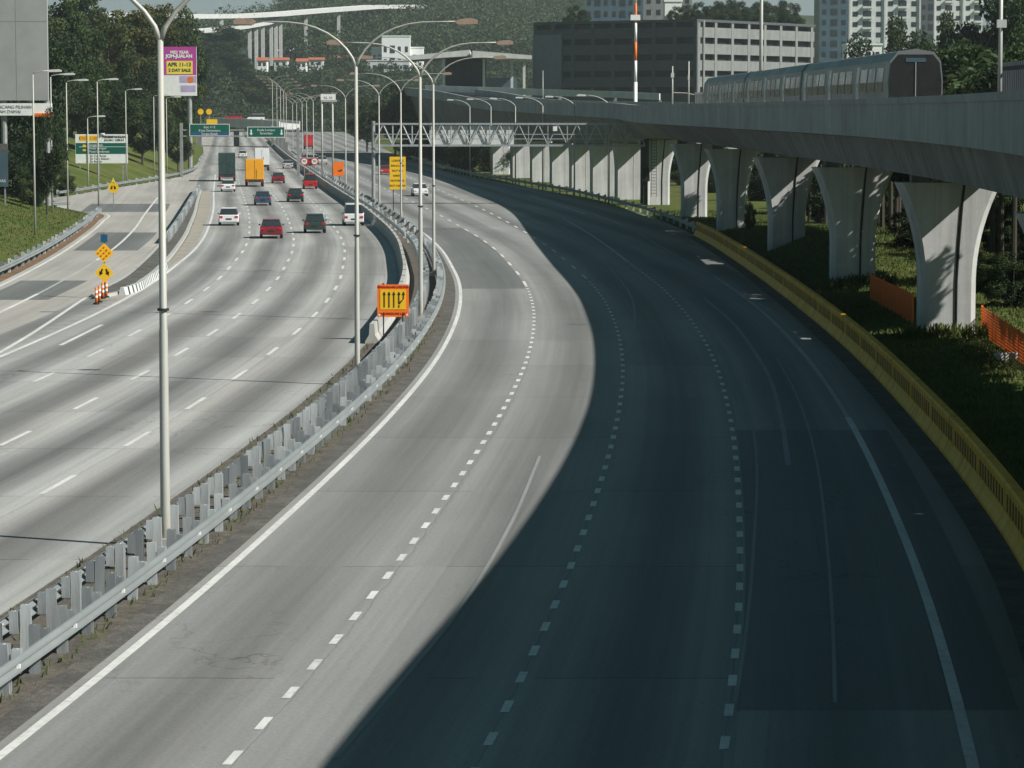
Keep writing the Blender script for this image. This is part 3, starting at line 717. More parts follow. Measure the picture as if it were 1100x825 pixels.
for (x, y), v in zip(fz, vv): MB().box((x, y + .6, (HV(v, y) - 1) / 2), (.8, .8, HV(v, y) - 1.0)).build('column', M['girder'], t, rel=o_)

# ------------------------------------------------------------------ street lamps
def arm_pts(sx, L, rise, n=9):
    pts = []
    for i in range(n + 1):
        q = i / n
        pts.append((sx * L * q ** 1.55, 0, rise * sin(min(q * 1.25, 1) * pi / 2) + .12 * q))
    return pts
def double_lamp(label, loc, h=11.6, L=3.6, rise=1.55, r=.10, rz=0, group='double-arm street lamps on the median'):
    t = thing('street_lamp', label, 'street lamp', loc, rz, group)
    MB().tube([(0, 0, -.3), (0, 0, .5), (0, 0, 5), (0, 0, 5.05), (0, 0, h)], [r * 1.25, r * 1.15, r, r * .9, r * .68], 12).build('pole', M['pole'], t, smooth=True)
    MB().box((0, 0, .1), (.55, .55, .25)).build('base', M['kerb'], t)
    MB().tube([(0, 0, h * .47), (0, 0, h * .47 + .06)], r * 1.35, 12).build('collar', M['dark_steel'], t)
    for s in (-1, 1):
        P = [(x, y, z + h - .05) for x, y, z in arm_pts(s, L, rise)]
        a = MB().tube(P, [r * .62 - .004 * i for i in range(len(P))], 8).build('arm', M['pole'], t, smooth=True)
        e = P[-1]
        hd = MB(); hd.prism([(0, -.03), (.12, .07), (.6, .12), (.82, .04), (.8, -.1), (.12, -.12)], -.15, .15, 'y')
        for i, v_ in enumerate(hd.v): hd.v[i] = (e[0] + s * v_[0] * 1.0, v_[1], e[2] + v_[2])
        ho = hd.build('lamp_head', M['lamp_head'], t)
        MB().box((e[0] + s * .42, 0, e[2] - .125), (.5, .24, .05)).build('lamp_cover', M['lamp_glass'], ho)
    return t
lp = [(178, 588), (384, 414), (452, 345), (466, 296.5)]
lab = ['nearest double-arm street lamp, standing between the guard rails at lower left', 'second double-arm street lamp, left of the orange lane sign',
       'third double-arm street lamp, a thick post just right of the orange lane sign', 'fourth double-arm street lamp, slim post beside the guard rail on the bend']
proto = None
for (u, v), l_ in zip(lp, lab):
    x, y = G(u, v); proto_ = double_lamp(l_, (x, y, 0), r=.1 if v in (345, 588) else .088)
    if v == 296.5: proto = proto_
more = [(431, 243), (407.5, 221.5), (371.5, 203), (336.8, 178), (329.7, 172.5), (324.8, 168.5), (319, 164), (314.6, 160.5)]
w5 = ['fifth', 'sixth', 'seventh', 'eighth', 'ninth', 'tenth', 'eleventh', 'twelfth']
near = ['right of the tall yellow sign', 'beside the left post of the truss gantry', 'right of the small orange sign', 'near the round speed signs', 'behind the round speed signs', 'right of the green overhead signs', 'by the post of the green overhead signs', 'farthest in the row along the median']
for (u, v), n_, q in zip(more, w5, near):
    x, y = G(u, v); dup(proto, (x, y, 0), 0, '%s double-arm lamp along the median, %s' % (n_, q))

def single_lamp(label, loc, h, L=1.3, s=1, group='single-arm lamps along the ramp', curved=False, r=.09, head='lamp_pale'):
    t = thing('street_lamp', label, 'street lamp', loc, 0, group)
    MB().tube([(0, 0, -.3), (0, 0, h * .5), (0, 0, h)], [r, r * .85, r * .6], 8).build('pole', M['pole'], t, smooth=True)
    if curved: P = [(s * L * q ** 1.5, 0, h + 1.1 * sin(q * pi / 2) - .02) for q in np.linspace(0, 1, 8)]
    else: P = [(0, 0, h - .05), (s * .12, 0, h + .12), (s * L * .5, 0, h + .22), (s * L, 0, h + .26)]
    MB().tube(P, r * .5, 6).build('arm', M['pole'], t, smooth=True)
    e = P[-1]; hd = MB(); hd.prism([(-.1, -.03), (0, .08), (.7, .12), (.95, .02), (.9, -.08), (0, -.1)], -.17, .17, 'y')
    for i, v_ in enumerate(hd.v): hd.v[i] = (e[0] + s * v_[0], v_[1], e[2] + v_[2])
    hd.build('lamp_head', M[head], t); return t
sl_list = [(38, 250, 80, 'in front of the grey billboard on the grass bank'), (56.5, 236, 83, 'at the foot of the bank before the dark tree'), (73, 226, 89, 'behind the dark tree left of the exit sign'),
           (106, 221.5, 88, 'in front of the exit direction sign'), (136, 199, 98, 'at the right edge of the exit direction sign'), (166, 193, 104, 'left of the nearest big lamp post'), (179.5, 191, 106, 'directly beside the nearest big lamp post'), (95, 205, 127, 'short one behind the exit direction sign')]
for u, v, vt, l_ in sl_list:
    x, y = G(u, v); gz = max(float(hleft(x, y)), 0); 
    if u in (38,): y = 232.; x = AT(u, y); gz = max(float(hleft(x, y)), 0)
    single_lamp('single-arm lamp post ' + l_, (x, y, gz), HV(vt, y) - gz)
for i, z in enumerate((462, 434, 409, 384, 357, 325)):
    q = ['first', 'second', 'third', 'fourth', 'fifth', 'sixth'][i]
    single_lamp('%s curved-arm lamp from the left along the guard rail in front of the viaduct' % q, (float(YB(z)) + .95, z, 0), 10.6, 2.6, -1, 'curved-arm lamps in front of the viaduct', True, .1)

# ------------------------------------------------------------------ signs
def text(s, size, loc, mat, parent, rel=(0, 0, 0), align='CENTER', bold=0):
    c = bpy.data.curves.new('lettering', 'FONT'); c.body = s; c.size = size; c.align_x = align; c.align_y = 'CENTER'; c.extrude = .006; c.offset = bold
    o = bpy.data.objects.new('lettering', c); COL.objects.link(o)
    dg = bpy.context.evaluated_depsgraph_get(); me = bpy.data.meshes.new_from_object(o.evaluated_get(dg)); me.name = 'lettering'
    bpy.data.objects.remove(o); me.materials.clear(); me.materials.append(M[mat])
    o = bpy.data.objects.new('lettering', me); COL.objects.link(o); o.parent = parent
    o.rotation_euler = (pi / 2, 0, 0); o.location = (loc[0] - rel[0], loc[1] - rel[1], loc[2] - rel[2]); return o
def poly(mb, pts, y, th=.012, m=0):
    mb.prism(pts, y, y - th, 'y', m); return mb
def rect(x0, x1, z0, z1): return [(x0, z0), (x1, z0), (x1, z1), (x0, z1)]
def arrow(x, z0, z1, w_=.05, hw=.13, hl=.16):
    return [(x - w_ / 2, z0), (x + w_ / 2, z0), (x + w_ / 2, z1 - hl), (x + hw / 2, z1 - hl), (x, z1), (x - hw / 2, z1 - hl), (x - w_ / 2, z1 - hl)]

# orange lane sign
x, y = G(422, 372); y = 130.; x = AT(422, y)
t = thing('road_works_sign', 'orange road works sign with black lane arrows on the median at the bend', 'sign', (x, y, 0))
zb, zt = HV(340, y), HV(305, y); wd = (439 - 405) * y / F
for s in (-.42, .42): MB().box((s, 0, zb / 2 + .1), (.06, .05, zb + .2)).build('post', M['dark_steel'], t)
MB().box((0, 0, (zb + zt) / 2), (wd, .04, zt - zb)).build('board', M['orange'], t)
poly(MB(), rect(-.56, .56, zb + .33, zt - .22), -.021).build('yellow_panel', M['yellow'], t)
for q in (-.38, -.17, .04): poly(MB(), arrow(q, zb + .42, zt - .30, .045, .13, .15), -.034).build('arrow', M['black'], t)
am = MB(); poly(am, arrow(.26, zb + .66, zt - .30, .045, .13, .15), -.034); poly(am, arrow(.46, zb + .8, zt - .30, .045, .13, .15), -.034)
poly(am, [(.44, zb + .8), (.48, zb + .8), (.30, zb + .56), (.24, zb + .58), (.24, zb + .66), (.285, zb + .66)], -.0345); poly(am, rect(.24, .285, zb + .42, zb + .52), -.034); am.build('arrow', M['black'], t)
for a, b in ((-.6, zb + .1), (.6, zb + .1), (-.6, zt - .1), (.6, zt - .1)): MB().tube([(a, -.02, b), (a, -.035, b)], .05, 10).build('glint_or_reflector', M['white' if b < zb + .5 else 'red'], t)
text('PENGUNAAN LORONG', .13, (0, -.03, zt - .11), 'red', t); text('KURANGKAN LAJU', .14, (0, -.03, zb + .15), 'red', t)
MB().box((-.42, 0, zt + .03), (.1, .05, .06)).build('lamp', M['red'], t)
# tall yellow sign
y = 300.; x = AT(427.5, y); t = thing('notice_sign', 'tall yellow notice board on a thin post beyond the bend', 'sign', (x, y, 0))
zb, zt = HV(203, y), HV(168, y); MB().box((-.45, .05, zb / 2 + .3), (.09, .07, zb + .6)).build('post', M['dark_steel'], t); MB().box((.45, .05, zb / 2 + .3), (.09, .07, zb + .6)).build('post', M['dark_steel'], t)
MB().box((0, 0, (zb + zt) / 2), (1.62, .05, zt - zb)).build('board', M['yellow'], t)
for i, s in enumerate(('LORONG', 'BAS & LORI', 'IKUT KIRI', 'KERETA', 'MOTOSIKAL', 'IKUT KANAN')): text(s, .26 if i else .28, (0, -.035, zt - .4 - .5 * i), 'black', t)
# small orange sign
y = 400.; x = AT(364, y); t = thing('road_works_sign', 'small square orange warning sign on a post far along the median', 'sign', (x, y, 0))
zb, zt = HV(188.5, y), HV(173.5, y); MB().box((.1, .05, zb / 2), (.1, .08, zb)).build('post', M['dark_steel'], t); MB().box((0, 0, (zb + zt) / 2), (1.4, .05, zt - zb)).build('board', M['orange'], t)
poly(MB(), [(-.1, zb + .8), (.25, zb + .65), (.3, zb + .95), (.55, zb + .75), (.3, zb + .55), (.0, zb + .6)], -.03).build('arrow', M['black'], t)
# round speed signs
for u, l_ in ((327.5, 'round white speed sign with red ring left of the dark plate on the median'), (338.5, 'round white speed sign with red ring right of the dark plate on the median')):
    y = 410.; t = thing('speed_sign', l_, 'sign', (AT(u, y), y, 0)); zc = HV(173, y)
    MB().tube([(0, .05, 0), (0, .05, zc)], .05, 6).build('post', M['pole_grey'], t)
    MB().tube([(0, 0, zc), (0, -.03, zc)], .55, 20).build('ring', M['red'], t); MB().tube([(0, -.03, zc), (0, -.045, zc)], .40, 20).build('disc', M['white'], t)
    text('90', .5, (0, -.05, zc), 'black', t)
y = 411.; t = thing('chevron_plate', 'dark plate on a post between the two round speed signs', 'sign', (AT(332.5, y), y, 0)); MB().tube([(0, .05, 0), (0, .05, HV(174, y))], .05, 6).build('post', M['pole_grey'], t); MB().box((0, 0, HV(174, y)), (.75, .05, .9)).build('plate', M['black'], t); poly(MB(), [(-.3, HV(174, y) - .4), (0, HV(174, y)), (-.3, HV(174, y) + .4), (-.05, HV(174, y) + .4), (.25, HV(174, y)), (-.05, HV(174, y) - .4)], -.03).build('chevron', M['red'], t)

# two diamond signs on the island nose
x, y = G(112.5, 320); t = thing('diamond_sign', 'pair of yellow diamond signs with a solar panel above at the island nose', 'sign', (x, y, 0))
ztop = HV(253, y); MB().tube([(0, .04, 0), (0, .04, ztop)], .04, 8).build('post', M['dark_steel'], t)
for vc, kind in ((271, 'dots'), (292.5, 'arrows')):
    zc = HV(vc, y); r_ = .52
    MB().prism([(0, zc - r_), (r_, zc), (0, zc + r_), (-r_, zc)], 0, -.03, 'y').build('diamond_panel', M['yellow'], t)
    if kind == 'dots':
        mb = MB()
        for a, b in ((0, .3), (0, 0), (0, -.3), (.3, 0), (-.3, 0), (.15, .15), (-.15, .15), (.15, -.15), (-.15, -.15)): mb.tube([(a, -.03, zc + b), (a, -.055, zc + b)], .05, 10)
        mb.build('warning_lamps', M['orange_dot'], t)
    else:
        mb = MB()
        for s in (-1, 1): poly(mb, [(s * .06, zc + .2), (s * .13, zc + .23), (s * .2, zc + .06), (s * .26, zc + .09), (s * .24, zc - .14), (s * .06, zc - .02), (s * .12, zc + .02)], -.031)
        mb.build('arrow', M['black'], t)
MB().box((0, .02, HV(255.5, y)), (.36, .08, .42)).build('solar_panel', M['blue_sign'], t); MB().tube([(0, .02, HV(252, y)), (0, .02, HV(250.5, y))], .05, 6).build('beacon', M['blue_sign'], t)
# small diamond sign at the junction
x, y = G(122, 222); t = thing('diamond_sign', 'small yellow diamond sign with arrows and a pale triangle on top beside the side road', 'sign', (x, y, 0))
zc = HV(201, y); MB().tube([(0, .04, 0), (0, .04, zc)], .05, 6).build('post', M['pole_grey'], t)
MB().tube([(0, 0, zc), (0, -.04, zc)], .58, 8).build('panel', M['yellow'], t)
mb = MB(); [poly(mb, [(s * .06, zc + .2), (s * .16, zc + .2), (s * .32, zc - .1), (s * .1, zc - .2)], -.041) for s in (-1, 1)]; mb.build('arrow', M['black'], t)
poly(MB(), [(-.22, zc + .5), (.22, zc + .5), (0, zc + 1.05)], 0, .04).build('marker', M['lemon'], t)
# bollards
BOL = None
for i, (u, v) in enumerate(((103.5, 327), (106.8, 325), (110.5, 321), (114.2, 319.5))):
    x, y = G(u, v); l_ = ['orange and white bollard nearest the viewpoint at the island nose', 'orange and white bollard second from the left at the island nose', 'orange and white bollard second from the right at the island nose', 'orange and white bollard farthest right beside the striped kerb'][i]
    if BOL is None:
        BOL = thing('bollard', l_, 'bollard', (x, y, 0), 0, 'bollards at the island nose'); MB().tube([(0, 0, 0), (0, 0, .08)], .16, 10).build('base', M['black'], BOL)
        MB().tube([(0, 0, .08), (0, 0, .85), (0, 0, .88)], [.075, .07, .03], 10).build('post', M['orange'], BOL, smooth=True)
        for h in (.35, .6): MB().tube([(0, 0, h), (0, 0, h + .12)], .079, 10).build('reflective_band', M['white'], BOL)
    else: dup(BOL, (x, y, 0), 0, l_)

# exit direction sign
y = 405.; x = AT(110.5, y); gz = 0.
t = thing('direction_sign', 'large white and green exit direction sign on posts beside the ramp', 'sign', (x, y, gz))
Z = lambda v: HV(v, y); wd = 56 * y / F
for q in (-.42, -.05, .40, .46): MB().box((wd * q, .12, Z(175) / 2 + .5), (.16, .14, Z(175) + 1.0)).build('post', M['pole_grey'], t)
MB().box((0, 0, (Z(144) + Z(175)) / 2), (wd, .08, Z(144) - Z(175))).build('board', M['white'], t)
poly(MB(), rect(-wd / 2 + .06, wd / 2 - .06, Z(165), Z(153.3)), -.041).build('green_panel', M['green_sign'], t)
poly(MB(), rect(-wd * .42, -wd * .06, Z(151.5), Z(145.3)), -.041).build('yellow_panel', M['yellow'], t)
text('EXIT 1103', .62, (-wd * .24, -.06, Z(148.5)), 'red', t); text('PERSIMPANGAN', .45, (wd * .24, -.05, Z(147)), 'black', t, bold=.02); text('JALAN / LEBUH', .4, (wd * .24, -.05, Z(150.4)), 'black', t, bold=.01)
for i, s in enumerate(('Sungai Besi', 'Kuala Lumpur', 'Pusat Bandaraya')): text(s, .42, (-wd * .24, -.06, Z(155.5 + 3.5 * i)), 'white', t, align='LEFT')
poly(MB(), rect(-wd / 2 + .5, wd / 2 - .08, Z(157.6), Z(157.2)), -.055).build('divider', M['white'], t)
for i, s in enumerate(('Jln Tun Razak', 'Jln Tasik Selatan', 'Jln Bandar')): text(s, .4, (-wd * .22, -.05, Z(167.2 + 3 * i)), 'black', t, align='LEFT')
for v_ in (156.2, 161): poly(MB(), rect(-wd * .36, -wd * .30, Z(v_ + 1), Z(v_ - 1)), -.055).build('route_shield', M['yellow'], t)
MB().tube([(.1, 0, Z(144.2)), (.1, 0, Z(142.8))], .35, 10).build('lamp', M['lamp_pale'], t)

# overhead green signs
y = 450.; t = thing('sign_gantry', 'overhead gantry carrying two green direction signs across the left carriageway', 'gantry', (AT(321, y), y, 0)); o_ = t.location
Z = lambda v: HV(v, y)
MB().box((AT(321, y), y, Z(137) / 2), (.42, .42, Z(137))).build('post', M['pole_grey'], t, rel=o_); MB().box((AT(196, y), y, Z(132) / 2), (.42, .42, Z(132))).build('post', M['pole_grey'], t, rel=o_)
for v_ in (139.5, 146): MB().box((AT(258.5, y), y, Z(v_)), (AT(321, y) - AT(196, y), .2, .2)).build('beam', M['pole_grey'], t, rel=o_)
for (a, b, v0, v1, lines) in ((205, 248, 133, 146, ('Exit 11 E', 'Kota Damansara', 'Sungai Buloh')), (267, 307, 136, 147.5, ('Kuala Lumpur', 'Seremban'))):
    xm = (AT(a, y) + AT(b, y)) / 2
    bo = MB().box((xm, y - .25, (Z(v0) + Z(v1)) / 2), (AT(b, y) - AT(a, y), .1, Z(v0) - Z(v1))).build('sign_board', M['green_sign'], t, rel=o_)
    fr = MB(); xa, xb = AT(a, y), AT(b, y)
    for r4 in (rect(xa, xb, Z(v0) - .08, Z(v0)), rect(xa, xb, Z(v1), Z(v1) + .08), rect(xa, xa + .08, Z(v1) + .08, Z(v0) - .08), rect(xb - .08, xb, Z(v1) + .08, Z(v0) - .08)): fr.prism(r4, y - .3, y - .32, 'y')
    fr.build('border', M['white'], bo, rel=(0, 0, 0)); fr_o = bo.children[0]; fr_o.location = (-o_[0], -o_[1], -o_[2])
    for i, s in enumerate(lines):
        text(s, .48, (xm, y - .33, Z(v0) - .5 - .5 * i), 'white', bo, rel=o_)
    if len(lines) == 3:
        poly(MB(), rect(xa + .1, xb - .1, Z(v1) + .1, Z(v1) + .55), y - .305).build('blue_panel', M['blue_sign'], bo, rel=o_)
    else:
        for u in (271, 303.5): MB().prism([(p + AT(u, y), q) for p, q in [(0, Z(145)), (.28, Z(143)), (.1, Z(143)), (.1, Z(139)), (-.1, Z(139)), (-.1, Z(143)), (-.28, Z(143))]], y - .305, y - .32, 'y').build('arrow', M['white'], bo, rel=o_)
for u, v_ in ((217, 123.), (226, 123.)):
    MB().box((AT(u, y), y, Z(128)), (.12, .12, Z(122) - Z(133))).build('lamp_post', M['pole_grey'], t, rel=o_); MB().tube([(AT(u, y), y - .1, Z(120)), (AT(u, y), y - .2, Z(120))], .45, 10).build('warning_lamp', M['yellow'], t, rel=o_)
MB().box((AT(229, y), y - .2, Z(130.5)), (1.6, .2, .7)).build('warning_plate', M['yellow'], t, rel=o_)
# white back-facing sign on two posts
y = 424.; t = thing('signboard', 'white signboard on two tall posts on the median seen from behind', 'sign', (AT(353.5, y), y, 0)); Z = lambda v: HV(v, y)
for u in (346.6, 358): MB().tube([(AT(u, y) - AT(353.5, y), 0, 0), (AT(u, y) - AT(353.5, y), 0, Z(101))], .13, 8).build('post', M['pole'], t, smooth=True)
MB().box((0, -.15, Z(105)), (16 * y / F, .1, Z(101) - Z(108.5))).build('board', M['white'], t); MB().box((.1, -.2, Z(108.5)), (17 * y / F, .1, .3)).build('frame', M['kerb'], t)
text('KL 16', .5, (0, -.22, Z(105)), 'pole_grey', t)

# truss gantry
y = 320.; t = thing('truss_gantry', 'steel truss gantry over the right carriageway with sign panels seen from behind', 'gantry', (AT(401.5, y), y, 0)); o_ = t.location
Z = lambda v: HV(v, y); XA, XB = AT(401.5, y), AT(692, y)
for u, m_, rr in ((401.5, 'pole_grey', .2), (692, 'dark_steel', .45)):
    zt = Z(130) if u < 500 else Z(128)
    MB().tube([(AT(u, y), y, -.5), (AT(u, y), y, zt)], rr, 10).build('post', M[m_], t, rel=o_)
ch = MB()
for v_ in (133, 156): 
    for dy in (-.7, .7): ch.box(((XA + XB) / 2, y + dy, Z(v_)), (XB - XA, .18, .2))
ch.build('chord', M['galv'], t, rel=o_)
lg = MB()
for v_ in (144, 149): lg.box(((XA + XB) / 2, y - .7, Z(v_)), (XB - XA, .07, .09))
n = 14
for i in range(n):
    a = XA + (XB - XA) * i / n; b = XA + (XB - XA) * (i + 1) / n; m_ = (a + b) / 2
    for dy in (-.7, .7):
        lg.tube([(a, y + dy, Z(156)), (m_, y + dy, Z(133))], .06, 5); lg.tube([(m_, y + dy, Z(133)), (b, y + dy, Z(156))], .06, 5); lg.tube([(a, y + dy, Z(133)), (a, y + dy, Z(156))], .05, 5)
    lg.tube([(a, y - .7, Z(156)), (b, y + .7, Z(156))], .04, 4)
lg.build('lattice', M['galv'], t, rel=o_)
for a, b in ((461.5, 503), (505, 552)): MB().box(((AT(a, y) + AT(b, y)) / 2, y + .95, (Z(135) + Z(155))/2), (AT(b, y) - AT(a, y), .12, Z(135) - Z(155))).build('sign_panel', M['offwhite'], t, rel=o_)
MB().box((AT(596, y), y - .8, Z(138)), (.45, .3, .5)).build('camera_box', M['white'], t, rel=o_)
for s in range(16): 
    pass
ld = MB()
for s in range(22): ld.box((AT(702, y), y - .3, 1.2 + s * .33), (.5, .05, .05))
for dx in (-.28, .28): ld.box((AT(702, y) + dx, y - .3, 4.6), (.05, .05, 7.6))
ld.build('ladder', M['dark_steel'], t, rel=o_)
MB().box((AT(693, y), y - .4, 3.2), (.7, .5, 1.4)).build('control_box', M['black'], t, rel=o_); MB().tube([(AT(696, y), y - .5, -.4), (AT(696, y), y - .5, 2.5)], .12, 6).build('stub_post', M['white'], t, rel=o_)

# billboards
y = 285.; t = thing('billboard', 'huge plain grey billboard with a white banner below it at the left edge', 'billboard', (AT(20, y), y, 0)); o_ = t.location; Z = lambda v: HV(v, y)
xa, xb = AT(-110, y), AT(54.5, y)
MB().box(((xa + xb) / 2, y, (Z(108) + Z(-70)) / 2), (xb - xa, .5, Z(-70) - Z(108))).build('panel', M['panel_grey'], t, rel=o_)
sm = MB(); [sm.box((AT(u, y), y - .255, (Z(108) + Z(-70)) / 2), (.05, .012, Z(-70) - Z(108) - .1)) for u in (21, -30, -75)]; sm.box(((xa + xb) / 2, y - .256, Z(24)), (xb - xa, .012, .05)); sm.build('seam', M['pole_grey'], t, rel=o_)
MB().box(((xa + xb) / 2 + .15, y - .1, (Z(111) + Z(124)) / 2), (xb - xa + .35, .3, Z(111) - Z(124))).build('banner', M['white'], t, rel=o_)
text('RANCANG PILIHAN', .42, (AT(16, y), y - .27, Z(115)), 'pole_grey', t, rel=o_); text('ALAM DAMAI', .42, (AT(11, y), y - .27, Z(120)), 'pole_grey', t, rel=o_)
for u in (6, 52): MB().tube([(AT(u, y), y + .3, 0), (AT(u, y), y + .3, Z(108))], .28, 10).build('post', M['pole_grey'], t, rel=o_)
MB().box((AT(50, y), y - .3, Z(123.5)), (1.7, .25, .35)).build('orange_lamp', M['orange'], t, rel=o_)
y = 505.; t = thing('billboard', 'purple and yellow advertising billboard among the trees left of the lamp post', 'billboard', (AT(195, y), y, 0)); o_ = t.location; Z = lambda v: HV(v, y)
X_ = lambda u: AT(u, y) - o_[0]
MB().box((X_(195.5), 0, (Z(51) + Z(103)) / 2), (X_(213) - X_(178), .4, Z(51) - Z(103))).build('panel', M['white'], t)
poly(MB(), rect(X_(178), X_(213), Z(81), Z(51)), -.205).build('purple_print', M['magenta'], t)
poly(MB(), rect(X_(181), X_(209), Z(80), Z(66)), -.22).build('yellow_print', M['lemon'], t)
poly(MB(), rect(X_(195), X_(213), Z(89), Z(82)), -.21).build('lilac_print', M['lilac'], t)
text('APR 11-13', .9, (X_(195), -.25, Z(70)), 'black', t, bold=.02); text('2 DAY SALE', .72, (X_(195), -.25, Z(76)), 'black', t, bold=.02); text('MID YEAR', .7, (X_(195), -.25, Z(57)), 'white', t, bold=.03); text('JOM-JUALAN', .78, (X_(194.5), -.25, Z(61)), 'white', t, bold=.04)
MB().tube([(X_(206.5), -.2, Z(86)), (X_(206.5), -.23, Z(86))], .55, 16).build('rose_print', M['orange_net'], t); poly(MB(), rect(X_(196), X_(212), Z(99), Z(92)), -.21).build('pale_print', M['lilac'], t)
MB().tube([(X_(205), .4, 0), (X_(205), .4, Z(103))], .4, 10).build('post', M['pole_grey'], t)
# partly hidden left notice board at the edge of the frame
y = 262.; t = thing('notice_board', 'grey green notice board on the bank at the very left edge', 'sign', (AT(-6, y), y, 0)); Z = lambda v: HV(v, y)
MB().box((0, 0, (Z(154) + Z(200)) / 2), (2.6, .12, Z(154) - Z(200))).build('board', M['glass_blue'], t); MB().box((0, 0, (Z(154) + Z(162)) / 2), (2.61, .14, .6)).build('header', M['dirt'], t); MB().box((1.0, .1, Z(210) / 2 + 1.2), (.12, .1, Z(190))).build('post', M['pole_grey'], t)
text('AWAS', .35, (.6, -.08, Z(194)), 'white', t)

# orange mesh fences
def mesh_fence(label, x0, y0, x1, y1, h, n, gz=0):
    t = thing('mesh_fence', label, 'fence', (x0, y0, gz)); net = MB(); pst = []
    for i in range(n + 1):
        q = i / n; x, y_ = (x1 - x0) * q, (y1 - y0) * q; MB().box((x, y_, h / 2), (.08, .08, h + .15)).build('post', M['orange'], t)
    L = hypot(x1 - x0, y1 - y0); k = int(L / .13)
    for i in range(k): 
        q = i / k; net.box(((x1 - x0) * q, (y1 - y0) * q, h * .5), (.035, .035, h - .06))
    a = atan2(y1 - y0, x1 - x0)
    for j in range(int(h / .13)): net.box(((x1 - x0) / 2, (y1 - y0) / 2, .1 + j * .13), (L, .022, .06), a)
    net.build('net', M['orange_net'], t); return t
mesh_fence('dark orange mesh fence on the grass between the two nearest viaduct piers', AT(936, 154), 154, AT(983, 137), 137.5, 1.5, 3, .1)
mesh_fence('bright orange mesh fence right of the nearest pier at the edge of the picture', AT(1056, 131), 131, AT(1112, 112), 112, 1.3, 4, .1)
t = tag(MB().box((AT(1079, 118), 117, .35), (.9, .35, .3), .2).build('concrete_block', M['pale_conc'], bevel=.03), 'pale concrete block lying in front of the bright orange fence', 'block')

# ------------------------------------------------------------------ vehicles
def wheel(parent, x, y, r, wd=.2):
    t_ = MB().tube([(x - wd / 2, y, r), (x + wd / 2, y, r)], r, 16).build('wheel', M['tyre'], parent)
    s = 1 if x > 0 else -1
    MB().tube([(x + s * (wd / 2), y, r), (x + s * (wd / 2 + .012), y, r)], r * .6, 12).build('rim', M['rim'], t_)
def car(label, loc, rz, mat, kind='sedan', group='cars on the left carriageway'):
    t = thing('car', label, 'car', loc, rz, group); W = .87
    L = {'sedan': 4.4, 'hatch': 3.8, 'van': 4.6}[kind]; a = L / 2
    if kind == 'sedan': low = [(-a, .3), (a, .3), (a, .75), (a - .9, .92), (-a + .55, 1.0), (-a, .9)]; cab = [(-a + .35, .98), (-a + .95, 1.40), (.35, 1.44), (a - 1.25, .92)]
    elif kind == 'hatch': low = [(-a, .3), (a, .3), (a, .78), (a - .8, .98), (-a, .98)]; cab = [(-a + .02, .97), (-a + .3, 1.48), (.3, 1.52), (a - 1.0, .97)]
    else: low = [(-a, .32), (a, .32), (a, .9), (a - .5, 1.1), (-a, 1.1)]; cab = [(-a + .02, 1.09), (-a + .12, 1.85), (a - 1.3, 1.88), (a - .5, 1.08)]
    MB().prism(low, -W, W, 'x').build('body', M[mat], t, bevel=.09)
    cb = MB(); n = len(cab)
    vs = [(s * (W - .06 if q[1] < 1.12 else W - .22), q[0], q[1]) for s in (-1, 1) for q in cab]
    cb.add(vs, [tuple(range(n))[::-1], tuple(range(n, 2 * n))] + [(i, (i + 1) % n, n + (i + 1) % n, n + i) for i in range(n)]); cb.build('window', M['glass'], t, bevel=.04)
    zt = max(q[1] for q in cab); y0, y1 = cab[1][0] - .02, cab[2][0] + .05
    MB().box((0, (y0 + y1) / 2, zt + .0), (2 * (W - .2), y1 - y0, .07)).build('roof', M[mat], t, bevel=.03)
    for s in (-1, 1):
        for yy in (-a + .75, a - .8): wheel(t, s * (W - .08), yy, .31)
        MB().box((s * (W - .2), -a - .005, .78), (.28, .06, .16)).build('tail_light', M['tail'], t)
        MB().box((s * (W - .22), a + .0, .66), (.32, .06, .14)).build('headlight', M['lamp_glass'], t)
        MB().box((s * (W + .06), a - 1.5, 1.0), (.16, .1, .11)).build('mirror', M[mat], t)
    MB().box((0, -a - .01, .6), (.5, .03, .12)).build('number_plate', M['plate'], t); return t
def lorry(label, loc, rz, box, cabm, L=7., Hh=3.4, W=1.2, name='lorry'):
    t = thing(name, label, name, loc, rz)
    MB().box((0, 0, .75), (2 * W * .8, L, .3)).build('chassis', M['dark_steel'], t)
    MB().box((0, -.9, .95 + (Hh - .95) / 2), (2 * W, L - 1.9, Hh - .95)).build('cargo_box', M[box], t, bevel=.05)
    MB().prism([(L / 2 - 1.75, .6), (L / 2, .6), (L / 2, 1.5), (L / 2 - .3, 2.5), (L / 2 - 1.75, 2.55)], -W * .93, W * .93, 'x').build('cab', M[cabm], t, bevel=.06)
    for s in (-1, 1):
        for yy in (-L / 2 + 1.0, -L / 2 + 2.0, L / 2 - 1.0): wheel(t, s * (W - .15), yy, .46, .3)
        MB().box((s * (W - .25), -L / 2 + .02, .75), (.3, .06, .16)).build('tail_light', M['tail'], t)
    d = MB(); d.box((0, -L / 2 + .035, .95 + (Hh - .95) / 2), (.03, .02, Hh - 1.2)); d.box((.25, -L / 2 + .03, 1.7), (.04, .03, 1.2)); d.build('rear_door_bar', M['dark_steel'], t); return t
def lane(o, z): return float(L0(z) + o)
def hd(z): return math.atan(-(float(L0(z + 3) - L0(z - 3))) / 6)
car('maroon sedan with lit red tail lamps in the third lane of the left carriageway', (lane(-12.5, 236), 236, 0), hd(236), 'maroon')
car('dark green hatchback in the second lane, left of the white dashes on the bend', (lane(-8.9, 246), 246, 0), hd(246), 'darkgreen', 'hatch')
car('white hatchback in the left lane beside the traffic island', (lane(-16.1, 262), 262, 0), hd(262), 'whitecar', 'hatch')
